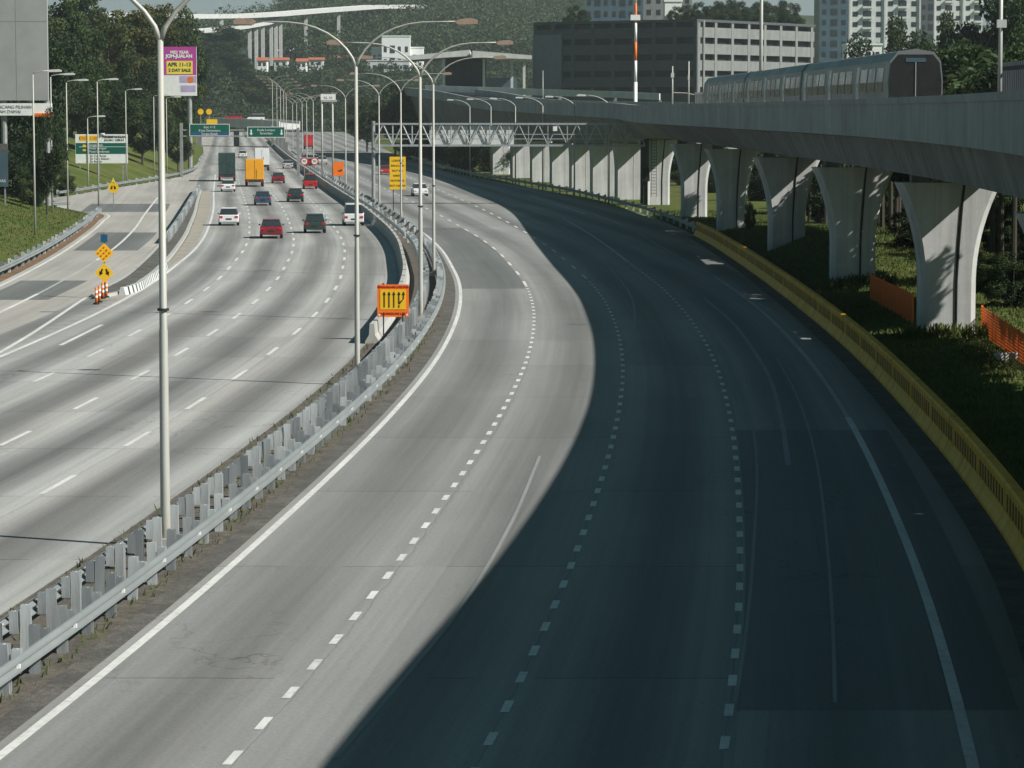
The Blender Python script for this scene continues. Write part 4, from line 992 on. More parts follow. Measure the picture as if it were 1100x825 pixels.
car('silver van in the right lane close to the concrete barrier', (lane(-5.2, 262), 262, 0), hd(262), 'whitecar', 'van')
car('white sedan behind the dark lorry in the left lane', (lane(-16, 372), 372, 0), hd(372), 'whitecar')
car('bright red hatchback in the right lane far along the left carriageway', (lane(-5.4, 385), 385, 0), hd(385), 'redcar', 'van')
car('dark sedan ahead of the red hatchback in the second lane', (lane(-8.8, 330), 330, 0), hd(330), 'darkcar')
car('blue sedan close behind the yellow lorry', (lane(-12.6, 318), 318, 0), hd(318), 'bluecar')
car('dark sedan in the second lane beside the yellow lorry', (lane(-8.9, 415), 415, 0), hd(415), 'maroon')
car('silver sedan far ahead in the right lane under the green signs', (lane(-5.3, 520), 520, 0), hd(520), 'silver')
car('dark van far ahead in the second lane under the green signs', (lane(-9, 590), 590, 0), hd(590), 'darkcar', 'van')
car('white car far ahead in the third lane under the green signs', (lane(-12.5, 640), 640, 0), hd(640), 'whitecar', 'hatch')
car('red car far ahead in the left lane under the green signs', (lane(-16, 560), 560, 0), hd(560), 'redcar', 'hatch')
lorry('dark lorry with a tall tarpaulin body in the left lane', (lane(-16.0, 428), 428, 0), hd(428), 'darkgreen', 'darkcar', 9, 4.0)
lorry('amber yellow lorry in the third lane of the left carriageway', (lane(-12.4, 398), 398, 0), hd(398), 'amber', 'amber', 7.5, 3.6)
lorry('white box lorry ahead of the yellow one', (lane(-10.0, 505), 505, 0), hd(505), 'whitecar', 'whitecar', 7, 3.7)
car('white sedan approaching on the sunlit part of the right carriageway beyond the gantry', (lane(6.5, 352), 352, 0), hd(352) + pi, 'whitecar', 'sedan', 'cars on the right carriageway')
car('dark red sedan approaching far off on the right carriageway', (lane(9, 470), 470, 0), hd(470) + pi, 'redcar', 'sedan', 'cars on the right carriageway')
car('silver hatchback approaching far off on the right carriageway near the median', (lane(2, 560), 560, 0), hd(560) + pi, 'silver', 'hatch', 'cars on the right carriageway')
lorry('distant maroon lorry approaching on the right carriageway', (lane(5, 760), 760, float(RISE(760))), hd(760) + pi, 'redcar', 'redcar', 7, 3.6)

# ------------------------------------------------------------------ vegetation
def leaf_arrays(centers, radii, counts, size, rng, flat=.8):
    P = []; K = []
    for i, (c, r, n) in enumerate(zip(centers, radii, counts)):
        d = rng.normal(size=(n, 3)); d /= np.linalg.norm(d, axis=1)[:, None]
        q = rng.uniform(.45, 1.05, n)[:, None] * r
        P.append(c + d * q * np.array((1, 1, flat))); K.append(np.full(n, i))
    P = np.concatenate(P); K = np.concatenate(K); n = len(P)
    a = rng.normal(size=(n, 3)); a[:, 2] *= .6; a /= np.linalg.norm(a, axis=1)[:, None]
    b = np.cross(a, rng.normal(size=(n, 3))); b /= np.linalg.norm(b, axis=1)[:, None]
    s = (size * rng.uniform(.6, 1.35, n))[:, None]
    V = np.stack([P - a * s, P + b * s * .45 , P + a * s, P - b * s * .45], 1).reshape(-1, 3)
    return V, K
def leaf_mesh(name, V, matidx, mats):
    n = len(V) // 4; me = bpy.data.meshes.new(name)
    me.vertices.add(4 * n); me.vertices.foreach_set('co', V.astype(np.float32).ravel())
    me.loops.add(4 * n); me.loops.foreach_set('vertex_index', np.arange(4 * n, dtype=np.int32))
    me.polygons.add(n); me.polygons.foreach_set('loop_start', np.arange(0, 4 * n, 4, dtype=np.int32)); me.polygons.foreach_set('loop_total', np.full(n, 4, np.int32))
    for m in mats: me.materials.append(m)
    me.polygons.foreach_set('material_index', matidx.astype(np.int32)); me.update(calc_edges=True); me.validate(); return me
def hillh(x, y):
    u = 550 + x * F / np.maximum(y, 1)
    ridge = np.interp(u, [-200, 100, 215, 300, 330, 400, 470, 520, 560, 620, 800, 1300], [60, 60, 58, 66, 92, 108, 112, 100, 88, 86, 80, 70])
    k = np.clip((y - 1350) / 950, 0, 1); k = k * k * (3 - 2 * k)
    v_ = np.clip((y - 1140) / 170, 0, 1); v_ = v_ * v_ * (3 - 2 * v_); q_ = np.clip((y - 1320) / 100, 0, 1); b_ = 1 + 12 * v_ + 14 * q_ + 20 * v_ * np.exp(-((u - 238) / 26) ** 2) * np.clip((1420 - y) / 60, 0, 1)
    return b_ + (ridge - b_) * k * (1 - .5 * np.clip((y - 2500) / 900, 0, 1)) + 3 * np.sin(x * .017 + 1) * np.sin(y * .011) * k
TREES = {}
def tree_proto(kind, seed, tone, leaves=3600, size=.30):
    """unit tree 10 m tall; kinds: broad, tall, bush, conic, palm-like low"""
    rng = np.random.default_rng(seed)
    H_ = 10.
    if kind == 'broad': cz, rx, rz, cl, th = 6.2, 4.2, 3.6, 46, 3.2
    elif kind == 'tall': cz, rx, rz, cl, th = 5.8, 2.7, 4.2, 44, 2.6
    elif kind == 'conic': cz, rx, rz, cl, th = 5.3, 2.2, 4.6, 44, 1.2
    elif kind == 'lolly': cz, rx, rz, cl, th = 7.5, 2.4, 1.9, 40, 5.2
    else: cz, rx, rz, cl, th = 4.6, 4.6, 5.0, 50, .8
    C = []
    while len(C) < cl:
        d = rng.normal(size=3); d /= np.linalg.norm(d); r_ = rng.uniform(.35, 1.0) ** .6
        p = np.array((d[0] * rx * r_, d[1] * rx * r_, cz + d[2] * rz * r_))
        if kind == 'conic': p[:2] *= max(.15, 1.25 - (p[2] / H_) * 1.15)
        if p[2] > th * .6: C.append(p)
    C = np.array(C); rad = rng.uniform(.7, 1.5, cl) * (rx / 4.2) ** .5 * 1.05
    cnt = (leaves * rad ** 2 / (rad ** 2).sum()).astype(int)
    V, K = leaf_arrays(C, rad, cnt, size, rng)
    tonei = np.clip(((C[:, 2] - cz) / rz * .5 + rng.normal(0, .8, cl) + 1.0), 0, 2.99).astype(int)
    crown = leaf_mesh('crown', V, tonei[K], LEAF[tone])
    tb = MB(); top = cz + rz * .4
    tk = .45 if kind == 'lolly' else .8
    tb.tube([(0, 0, -1), (.05, .03, th), (.12, -.05, cz), (.05, 0, top)], [.30 * tk, .22 * tk, .13 * tk, .04], 8)
    for i in rng.choice(cl, 9, replace=False):
        p = C[i]; b_ = (.08, 0, max(th * .8, p[2] - 2.2)); tb.tube([b_, ((p[0] + b_[0]) * .55, (p[1]) * .55, (p[2] + b_[2]) * .5 + .2), tuple(p)], [.1, .07, .02], 5)
    tr = tb.build('trunk', M['bark']); COL.objects.unlink(tr)
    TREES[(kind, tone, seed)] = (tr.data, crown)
def tree(key, label, x, y, gz, h, wscale=1., rz=None, name=None, group=None, cat='tree'):
    tr, cr = TREES[key]
    t = thing(name or {'bush': 'shrub', 'broad': 'broadleaf_tree', 'tall': 'tall_tree', 'conic': 'conical_tree', 'lolly': 'added_shade_tree'}[key[0]], label, cat, (x, y, gz), random.uniform(0, 6.28) if rz is None else rz, group)
    s = h / 10.; t.scale = (s * wscale, s * wscale, s)
    for nm, me in (('trunk', tr), ('crown', cr)):
        o = bpy.data.objects.new(nm, me); COL.objects.link(o); o.parent = t
    return t
for k, s, tone, n, sz in (('broad', 1, 'dark', 20000, .16), ('broad', 2, 'mid', 20000, .16), ('tall', 3, 'mid', 17000, .16), ('tall', 4, 'olive', 17000, .16), ('broad', 5, 'olive', 18000, .16), ('conic', 6, 'dark', 15000, .16), ('bush', 7, 'dark', 22000, .17), ('bush', 8, 'mid', 22000, .17), ('tall', 9, 'dark', 17000, .16), ('lolly', 10, 'dark', 30000, .15), ('lolly', 11, 'mid', 1500, .24)):
    tree_proto(k, s, tone, n, sz)
def tr_img(key, label, u, z, vtop, wpx, group, vbase=None, name=None):
    x = AT(u, z); gz = float(hleft(x, z)) if x < float(XLEFT(z)) else (float(hright(x, z)) if x > float(YB(z)) else 0)
    gz = float(hillh(np.array(x), np.array(z))) if z > 1130 else gz + float(RISE(min(z, 1160))); h = HV(vtop, z) - gz
    nat = {'broad': .9, 'tall': .6, 'conic': .48, 'bush': .98}[key[0]] * h
    return tree(key, label, x, z, gz - .2, h, max(.45, min(2.2, wpx * z / F / nat)), group=group, name=name)
GL = 'trees on the left hillside'
left = [
 (('broad', 'dark', 1), 'dark broadleaf tree on the grass bank below the grey billboard', 51, 268, 118, 46), (('bush', 'dark', 7), 'dense dark shrub at the left edge behind the notice board', 14, 282, 150, 62),
 (('bush', 'mid', 8), 'green shrub between the notice board and the dark tree', 34, 276, 178, 40),
 (('tall', 'dark', 9), 'dark tree standing directly behind the grey billboard', 40, 330, 20, 80), (('broad', 'mid', 2), 'mid green tree right of the grey billboard', 86, 432, 60, 70),
 (('broad', 'dark', 1), 'dark tree rising behind the exit sign', 112, 440, 78, 84), (('broad', 'dark', 1), 'dark rounded tree right of the exit sign', 154, 455, 108, 56), (('broad', 'mid', 2), 'rounded tree covering the lower left of the purple billboard', 172, 470, 104, 40),
 (('tall', 'olive', 4), 'olive tree high on the slope left of the nearest lamp post', 143, 530, 8, 78), (('tall', 'mid', 3), 'tall tree behind the grey billboard right edge', 78, 470, 0, 70), (('broad', 'olive', 5), 'olive broad tree in the middle of the left hillside', 118, 520, 20, 90),
 (('tall', 'olive', 4), 'olive tree directly behind the nearest lamp post', 172, 545, 2, 62), (('tall', 'mid', 3), 'tree on the skyline left of the olive trees', 100, 590, -6, 70), (('tall', 'dark', 9), 'dark tall tree left of the purple billboard top', 160, 600, 18, 60),
 (('tall', 'mid', 3), 'tall tree directly behind the purple billboard', 200, 590, 16, 56), (('tall', 'dark', 9), 'dark tree right of the purple billboard', 232, 1270, 26, 70), (('broad', 'dark', 1), 'low dark tree right of the purple billboard above the green sign', 222, 1230, 62, 44),
 (('conic', 'dark', 6), 'very dark conical tree right of the purple billboard', 264, 1235, 70, 52), (('tall', 'dark', 9), 'dark tree beside the very dark conical tree', 252, 1260, 48, 44), (('broad', 'mid', 2), 'green tree right of the very dark conical tree', 288, 1220, 82, 46),
 (('broad', 'mid', 2), 'green tree below the flyover on the left skyline', 196, 700, 30, 44), (('broad', 'dark', 1), 'dark low tree behind the junction guard rail', 192, 475, 128, 36), (('bush', 'mid', 8), 'shrub left of the exit sign posts', 66, 352, 176, 34),
 (('tall', 'dark', 9), 'dark tall tree behind the first tree right of the billboard', 66, 420, 30, 60), (('broad', 'dark', 1), 'dark tree filling the slope below the olive trees', 135, 470, 60, 84), (('broad', 'dark', 1), 'dark broad tree behind the lamp posts of the ramp', 160, 520, 66, 50), (('broad', 'mid', 2), 'broad tree at the left hillside foot behind the dark tree', 44, 372, 90, 60), (('tall', 'dark', 9), 'dark tall tree far left beside the billboard post', 5, 340, 100, 60)]
for k, l_, u, z, vt, wp in left: tr_img(k, l_, u, z, vt, wp, GL)
GR = 'trees behind the viaduct'
right = [
 (('broad', 'mid', 2), 'green tree right of the far road beside the truss gantry', 425, 640, 88, 50), (('broad', 'dark', 1), 'dark tree right of the far road left of the truss gantry', 395, 720, 104, 52), (('bush', 'dark', 7), 'dark shrub on the verge below the truss gantry', 495, 505, 172, 40), (('broad', 'dark', 1), 'dark tree behind the left end of the truss gantry', 450, 690, 98, 60), (('broad', 'dark', 1), 'dark tree below the far station', 490, 660, 104, 60),
 (('broad', 'dark', 1), 'dark tree behind the train in front of the white apartments', 955, 420, 25, 100), (('broad', 'dark', 1), 'dark tree right of the white apartments behind the viaduct', 1010, 380, 22, 96), (('tall', 'dark', 9), 'tall dark tree at the top right corner', 1050, 330, -25, 84), (('tall', 'mid', 3), 'tall green tree at the right edge behind the pole', 1088, 280, -10, 80), (('broad', 'mid', 2), 'green tree behind the slat fence at the right', 1040, 300, 42, 100), (('tall', 'dark', 9), 'dark tree high at the right edge of the picture', 1112, 330, -40, 90), (('broad', 'mid', 2), 'green tree left of the pale pole above the viaduct', 1000, 330, 40, 80),
 (('bush', 'dark', 7), 'dark shrub right of the nearest pier', 1088, 176, 210, 60), (('bush', 'mid', 8), 'green shrub behind the bright orange fence', 1070, 150, 318, 60), (('bush', 'dark', 7), 'dark shrub filling the gap right of the nearest pier', 1060, 215, 150, 90), (('bush', 'dark', 7), 'dark shrub between the two nearest piers', 965, 222, 150, 100), (('bush', 'dark', 7), 'dark shrub behind the second pier', 900, 260, 150, 80), (('bush', 'dark', 7), 'dark shrub between the second and third piers', 868, 290, 150, 70), (('bush', 'dark', 7), 'dark shrub behind the third pier', 815, 340, 150, 60), (('bush', 'mid', 8), 'shrub between the fourth and fifth piers', 768, 400, 168, 36), (('bush', 'dark', 7), 'dark shrub behind the fifth pier', 735, 440, 160, 50), (('bush', 'dark', 7), 'dark shrub behind the orange mesh fence', 985, 190, 215, 70),
 (('broad', 'dark', 1), 'tall dark tree under the viaduct between far piers', 690, 520, 140, 60), (('bush', 'mid', 8), 'small shrub at the foot of the fourth pier', 806, 232, 214, 14)]
right += [(('bush', 'dark', 7), 'dark shrub under the far viaduct behind the truss gantry, %s from the left' % q, u, z, vt, 56) for q, u, z, vt in (('first', 452, 620, 128), ('second', 474, 590, 132), ('third', 500, 560, 134), ('fourth', 528, 540, 138), ('fifth', 556, 520, 142), ('sixth', 585, 500, 144), ('seventh', 620, 480, 146))]
right += [(('bush', 'dark', 7), 'dark undergrowth shrub far behind the piers, %s from the left' % q, u, z, vt, 80) for q, u, z, vt in (('first', 665, 560, 150), ('second', 715, 500, 148), ('third', 765, 460, 148), ('fourth', 815, 420, 146), ('fifth', 862, 390, 144), ('sixth', 915, 350, 140), ('seventh', 968, 330, 140), ('eighth', 1020, 300, 138), ('ninth', 1075, 280, 134))]
for k, l_, u, z, vt, wp in right: tr_img(k, l_, u, z, vt, wp, GR)
# tree row added right of the frame, shaped to shade the verge and lane
y = 24.
while y < 276:
    if not 123.2 < y < 129.6 and not 154 < y < 166 and not 187 < y < 203 and not 233 < y < 245:
        x = float(VC(y)) + float(VW(y)) + (3.5 if y < 130 else 4.1) + RNG.uniform(-.25, .25)
        tree(('lolly', 'dark', 10), 'one of the added close-set shade trees standing in a row right of the viaduct', x, y, 0, 13.3 + RNG.uniform(-.4, .4), .82 if y < 130 else 1.02, group='added row of shade trees right of the viaduct')
    y += 3.4 if y < 130 else 3.7
for y in (157, 161, 164.5, 236, 241): tree(('lolly', 'mid', 11), 'one of the added thin-crowned shade trees in the row right of the viaduct', float(VC(y)) + float(VW(y)) + 4.0, y, 0, 13.2, 1.05, group='added row of shade trees right of the viaduct')
for y in (189, 194, 199): tree(('lolly', 'dark', 10), 'one of the added close-set shade trees standing in a row right of the viaduct', float(VC(y)) + 7.2, y, 0, 10.4, 1.15, group='added row of shade trees right of the viaduct')
for i, (u, z, vt, k) in enumerate(((1062, 158, 268, 'mid'), (1090, 148, 262, 'dark'), (1078, 196, 232, 'dark'), (1104, 172, 226, 'dark'), (1046, 232, 215, 'dark'), (1010, 205, 250, 'dark'))):
    tr_img(('bush', k, 8 if k == 'mid' else 7), 'low dense shrub below the tree row, %s' % ['green one behind the bright fence', 'beside the right picture edge', 'in the second line of shrubs', 'tallest at the right picture edge', 'farthest left of the nearest pier', 'directly behind the nearest pier'][i], u, z, vt, 66, 'shrubs right of the viaduct')
for i, (x, y, h, w_) in enumerate(((40, 160, 16, 1.0), (43, 176, 17, 1.0), (45, 196, 17, 1.0))):
    tree(('broad', 'dark', 1), ['broad dark tree at the right edge behind the nearest pier', 'broad dark tree right of the viaduct, second in the clump', 'broad dark tree right of the viaduct, farthest in the clump'][i], x, y, 0, h, w_, group='trees right of the viaduct')

# grass blades
def blades(name, pts, hgt, rng, mat, wd=.03):
    n = len(pts); a = rng.uniform(0, 6.28, n); l = rng.uniform(.5, 1.2, n) * hgt; b = rng.normal(0, .35, (n, 2)) * l[:, None]
    d = np.stack([np.cos(a), np.sin(a), np.zeros(n)], 1) * wd * rng.uniform(.6, 1.6, n)[:, None]
    T_ = pts + np.concatenate([b, l[:, None]], 1)
    V = np.stack([pts - d, pts + d, T_ + d * .25, T_ - d * .25], 1).reshape(-1, 3)
    me = leaf_mesh(name, V, np.zeros(n), [M[mat]]); o = bpy.data.objects.new(name, me); COL.objects.link(o); o['kind'] = 'stuff'
    return o
ys = RNG.uniform(62, 300, 90000); ys = 62 + (ys - 62) ** 1.0
xs = YB(ys) + .7 + RNG.uniform(0, 1, len(ys)) ** 1.2 * 14
pts = np.stack([xs, ys, hright(xs, ys)], 1)
tag(blades('verge_grass', pts, .15, RNG, 'blade', .03), 'short grass growing on the verge beside the yellow barrier', 'grass')
ys = RNG.uniform(200, 340, 40000); xs = XLEFT(ys) - 1.6 - RNG.uniform(0, 1, len(ys)) * 26
pts = np.stack([xs, ys, hleft(xs, ys)], 1)
tag(blades('bank_grass', pts, .12, RNG, 'blade', .04), 'grass growing on the bank left of the ramp', 'grass')
strip('road_shoulder', np.arange(60, 292, 2.), lambda z: XLEFT(z) - 2.2, lambda z: XLEFT(z) - .0, M['soil'], .03, 1, hb=.03)
n_ = 1500; ys = RNG.uniform(34, 150, n_); xs = L0(ys) - RNG.choice([1.0, 1.15, 2.3, 3.2], n_) + RNG.normal(0, .1, n_); k_ = RNG.random(n_) < .9
tag(blades('median_weeds', np.stack([xs, ys, np.full(n_, .02)], 1)[k_], .14, RNG, 'blade', .02), 'small weeds growing along the foot of the median guard rails', 'weeds')
# weeds at the foot of the piers
for i, (z, dx) in enumerate(((130, 0), (165, 0))):
    n = 500; a = RNG.uniform(-2.2, 2.2, n); b = -1.1 - RNG.uniform(0, .8, n); x = float(VC(z)) + a; y = z + b
    tag(blades('weed_tuft', np.stack([x, y, hright(x, y)], 1), .55, RNG, 'blade', .06), ['tufts of weeds at the foot of the nearest pier', 'tufts of weeds at the foot of the second pier'][i], 'weeds')

# ------------------------------------------------------------------ buildings
def block(label, corner, ang, la, lb, h, mat_a, mat_b, name='building', cat='building'):
    """corner nearest the viewpoint; face A runs left-back, face B runs right-back"""
    t = thing(name, label, cat, (corner[0], corner[1], 0), ang)
    mb = MB(); mb.box((-la / 2, lb / 2, h / 2), (la, lb, h), 0)
    mb.m = [1 if i == 3 else 0 for i in range(6)]
    mb.build('wall', [mat_a, mat_b], t); return t
y = 700.; cx = AT(747, y); top = HV(24, y)
t = thing('parking_building', 'multi-storey parking building with long dark openings and planted roof behind the viaduct', 'building', (cx, y, 0), -R(35))
la, lb = 46, 56
core = MB().box((-la / 2 - .6, lb / 2 + .6, top / 2), (la - 1.4, lb - 1.4, top - .3)); core.build('core', M['opening'], t)
fl = 8; fh = top / fl
for i in range(fl):
    z0 = i * fh
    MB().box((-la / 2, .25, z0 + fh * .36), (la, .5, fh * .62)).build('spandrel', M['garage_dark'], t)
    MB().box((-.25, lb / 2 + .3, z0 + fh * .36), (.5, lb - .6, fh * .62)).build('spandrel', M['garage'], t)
for i in range(9): MB().box((-la * i / 8 + (.3 if i == 8 else -.3), .2, top / 2), (.9, .56, top)).build('column', M['garage_dark'], t)
for i in range(8): MB().box((-.2, lb * (i + .08) / 7.3 + .4, top / 2), (.56, 1.1, top)).build('column', M['garage'], t)
MB().box((-la / 2, lb / 2, top + .25), (la + .4, lb + .4, .6)).build('roof', M['garage_dark'], t)
MB().box((-la + 4, .1, top * .46), (8.4, .9, top * .92)).build('stair_tower', M['glass_blue'], t)
MB().box((-.16, 3.0, top * .5 + .3), (.9, .7, top)).build('corner_pier', M['garage'], t)
for i in range(5): MB().box((-la * .3 - i * 5.6, -.06, top - fh * .52 + .0), (3.2, .2, fh * .28)).build('window', M['glass'], t)
rowroof = [(738, 6, 11), (752, 3, 14), (766, 2, 14), (779, 0, 15), (793, 2, 14), (808, 3, 14), (821, 2, 14), (834, 1, 15), (846, 4, 12), (724, 8, 12)]
for i, (u, vt, wp) in enumerate(rowroof):
    zz_ = 712 + max(0, (u - 747)) * .55
    tree(('bush', 'dark', 7), 'rounded clipped tree on the parking building roof, %s from the left' % ['second', 'third', 'fourth', 'fifth', 'sixth', 'seventh', 'eighth', 'ninth', 'tenth', 'first'][i], AT(u, zz_), zz_, top - 1.0, HV(vt, zz_) - top + 1.2, .92, group='clipped trees on the parking roof')
tree(('bush', 'dark', 7), 'dark shrub at the left end of the parking building roof', AT(620, 730), 730, top - 1, 6.0, 1.1, group='clipped trees on the parking roof')

def facade_block(label, u0, u1, vt, z, depth, mat, cols, fh, wmat='glass', ang=0, balc=False, v0w=None, name='apartment_tower', roof=None):
    x0, x1 = AT(u0, z), AT(u1, z); h = HV(vt, z); W_ = x1 - x0
    t = thing(name, label, 'building', ((x0 + x1) / 2, z, 0), ang)
    MB().box((0, depth / 2, h / 2), (W_, depth, h)).build('wall', M[mat], t)
    nf = int(h / fh); lo = max(0, nf - 9)
    cw = W_ / cols
    for f_ in range(lo, nf):
        for c in range(cols):
            wx = -W_ / 2 + cw * (c + .5); wz = f_ * fh + fh * .55; big = (c % 3 == 1)
            fw = cw * (.72 if big else .42)
            wo_ = MB().box((wx, -.03, wz), (fw, .1, fh * (.62 if big else .46))).build('window', M[wmat], t)
            if balc and big: MB().box((wx, -.5, wz - fh * .36), (fw * 1.15, 1.0, fh * .2)).build('balcony', M[mat], t)
    MB().box((0, depth / 2, h + .2), (W_ + .5, depth + .5, .5)).build('roof', M[roof or mat], t)
    if balc:
        for c in range(0, cols + 1, 3): MB().box((-W_ / 2 + cw * c, -.2, h / 2), (.5, .5, h - .2)).build('fin', M['pale_conc'], t)
    return t
facade_block('white apartment tower with balconies behind the dark tree', 910, 985, -40, 900, 20, 'offwhite', 6, 3.1, balc=True)
facade_block('right hand white apartment tower behind the trees at the upper right', 1000, 1052, -40, 940, 20, 'offwhite', 5, 3.1, balc=True)
facade_block('dark narrow tower between the two white apartment towers', 986, 1000, -40, 930, 12, 'garage_dark', 2, 3.1)
facade_block('dark blue glass tower right of the parking building', 878, 909, -40, 880, 16, 'glass_blue', 3, 3.1)
facade_block('low white podium building in front of the white apartment towers', 908, 945, 49, 840, 12, 'white', 4, 3.4, name='podium_building')
facade_block('grey office block rising behind the parking building', 640, 742, -20, 860, 22, 'garage', 10, 3.3, name='office_block')
facade_block('blue glass office block behind the left end of the parking roof', 628, 690, -10, 840, 14, 'glass_blue', 7, 3.2, name='office_block')
facade_block('white plant room on the roof behind the clipped trees', 713, 731, 3, 830, 8, 'white', 2, 6., name='plant_room')

# hills and far woods
mb = MB(); XG = np.linspace(-1100, 1100, 90); YY = np.concatenate([np.linspace(1120, 1400, 20), np.linspace(1430, 3400, 50)])
for y in YY:
    for x in XG: mb.v.append((x, y, float(hillh(np.array(x), np.array(y))) if y > 1125 else -2))
nx = len(XG)
for i in range(len(YY) - 1):
    for k in range(nx - 1): p = i * nx + k; mb.f.append((p, p + 1, p + nx + 1, p + nx)); mb.m.append(0)
struct(mb, 'hills', M['hillground'], smooth=True)
def forest(name, label, xs, ys, gz, hs, rng, per=70, size=1.3, mats=None):
    C = np.stack([xs, ys, gz + hs * .55], 1); n = len(xs); P = []; K = []
    for i in range(n):
        m_ = per; sub = rng.normal(size=(5, 3)) * np.array((.19, .19, .15)) * hs[i]
        idx = rng.integers(0, 5, m_); d = rng.normal(size=(m_, 3)); d /= np.linalg.norm(d, axis=1)[:, None]
        P.append(C[i] + sub[idx] + d * hs[i] * .24 * rng.uniform(.6, 1.05, (m_, 1))); K.append(np.full(m_, rng.integers(0, 3)))
    P = np.concatenate(P); K = np.concatenate(K); n = len(P)
    a = rng.normal(size=(n, 3)); a /= np.linalg.norm(a, axis=1)[:, None]; b = np.cross(a, rng.normal(size=(n, 3))); b /= np.linalg.norm(b, axis=1)[:, None]
    s = (size * rng.uniform(.6, 1.3, n))[:, None]
    V = np.stack([P - a * s, P + b * s * .6, P + a * s, P - b * s * .6], 1).reshape(-1, 3)
    o = bpy.data.objects.new(name, leaf_mesh(name, V, K, mats)); COL.objects.link(o); tag(o, label, 'woods', kind='stuff'); return o
n = 2300; ys = RNG.uniform(1500, 2450, n); us = RNG.uniform(180, 690, n); xs = AT(us, ys)
forest('hill_forest', 'dense woods covering the far hillside', xs, ys, hillh(xs, ys) - 1.5, RNG.uniform(13, 25, n), RNG, 190, .9, LEAF['mid'][:2] + LEAF['dark'][2:])
n = 420; ys = RNG.uniform(1160, 1340, n); us = RNG.uniform(170, 640, n); xs = AT(us, ys)
forest('valley_woods', 'belt of trees in the valley below the far hillside', xs, ys, hillh(xs, ys) - 1, RNG.uniform(6, 12, n), RNG, 160, .65, LEAF['dark'])
n = 420; ys = RNG.uniform(1335, 1424, n); us = RNG.uniform(170, 660, n); xs = AT(us, ys)
forest('valley_woods', 'low trees in front of the houses of the far town', xs, ys, hillh(xs, ys) - .8, RNG.uniform(4.5, 7.5, n), RNG, 90, .6, LEAF['dark'])
n = 260; ys = RNG.uniform(1462, 1530, n); us = RNG.uniform(170, 690, n); xs = AT(us, ys)
forest('valley_woods', 'trees behind the houses of the far town', xs, ys, hillh(xs, ys) - .8, RNG.uniform(6, 11, n), RNG, 120, .7, LEAF['mid'][:2] + LEAF['dark'][2:])
n = 200; ys = RNG.uniform(880, 1130, n); us = RNG.uniform(170, 640, n); xs = AT(us, ys)
ok = (xs < XLEFT(ys) - 10) | (xs > YB(ys) + 12)
forest('valley_woods', 'trees on both sides of the far end of the road', xs[ok], ys[ok], np.zeros(ok.sum()), RNG.uniform(9, 15, ok.sum()), RNG, 150, .7, LEAF['dark'])
n = 500; ys = RNG.uniform(1000, 1900, n); us = RNG.uniform(560, 1120, n); xs = AT(us, ys)
forest('far_woods', 'far woods behind the towers on the right', xs, ys, np.zeros(n), RNG.uniform(10, 16, n), RNG, 60, 1.6, LEAF['dark'])

# flyover on the left skyline
y = 1470.; t = thing('flyover', 'pale curved flyover with piers on the left skyline', 'flyover', (AT(300, y), y, 0)); o_ = t.location
FY = [320.]
def fp(lst): return [(AT(u, yy + FY[0]), yy + FY[0], HV(v, yy + FY[0])) for u, v, yy in lst]
MB().sweep(fp([(100, 17, 1010), (170, 18, 1040), (220, 18.5, 1080), (262, 18, 1110), (300, 16, 1150), (350, 12, 1220), (400, 8.5, 1300), (440, 8, 1420), (480, 9, 1560)]), [(-4, -1.2), (4, -1.2), (4, .9), (3.7, .9), (3.7, 0), (-3.7, 0), (-3.7, .9), (-4, .9)]).build('deck', M['pale_conc'], t, rel=o_)
MB().sweep(fp([(215, 34, 1050), (240, 32, 1080), (262, 29.5, 1110), (285, 25.5, 1140), (300, 21, 1160)]), [(-3, -1.0), (3, -1.0), (3, .8), (2.7, .8), (2.7, 0), (-2.7, 0), (-2.7, .8), (-3, .8)]).build('ramp_deck', M['pale_conc'], t, rel=o_)
for u, v, yy in ((293, 19, 1150), (298, 19, 1155), (303, 18, 1160), (240, 21, 1090), (330, 16, 1190), (365, 13, 1240), (270, 30, 1120), (277, 28, 1128), (284, 27, 1136), (190, 21, 1060)):
    yy += FY[0]; MB().box((AT(u, yy), yy, HV(v, yy) - 12), (1.6, 1.6, 24)).build('pier', M['pale_conc'], t, rel=o_)
for u, v in ((239, 10), (275, 9)):
    MB().box((AT(u, 1405), 1405, HV(v, 1405)), (1.6, .3, 1.2)).build('road_sign', M['green_sign'], t, rel=o_)
    MB().tube([(AT(u, 1405), 1405.4, HV(18, 1405)), (AT(u, 1405), 1405.4, HV(v - 14, 1405))], .12, 5).build('lamp_post', M['pole'], t, rel=o_)
# overbridge beyond the green signs
FY[0] = 0.
y = 800.; t = thing('overbridge', 'low pale bridge crossing beyond the green overhead signs', 'bridge', (AT(270, y), y, 0)); o_ = t.location
MB().sweep(fp([(150, 129, 830), (230, 129, 815), (290, 131, 800), (312, 133, 795)]), [(-4, -1.6), (4, -1.6), (4, .7), (3.7, .7), (3.7, 0), (-3.7, 0), (-3.7, .7), (-4, .7)][::1]).build('deck', M['pale_conc'], t, rel=o_)
for u in (215, 255, 300): MB().box((AT(u, 806), 806, 2.0), (1.4, 1.2, 5.6)).build('pier', M['girder'], t, rel=o_)
car('red car crossing on the low bridge beyond the green signs', (AT(252, 812), 812, HV(129.5, 812)), pi / 2, 'redcar', 'van', 'cars on the low bridge')
car('white car crossing on the low bridge right of the red one', (AT(276, 806), 806, HV(130, 806)), pi / 2, 'whitecar', 'van', 'cars on the low bridge')
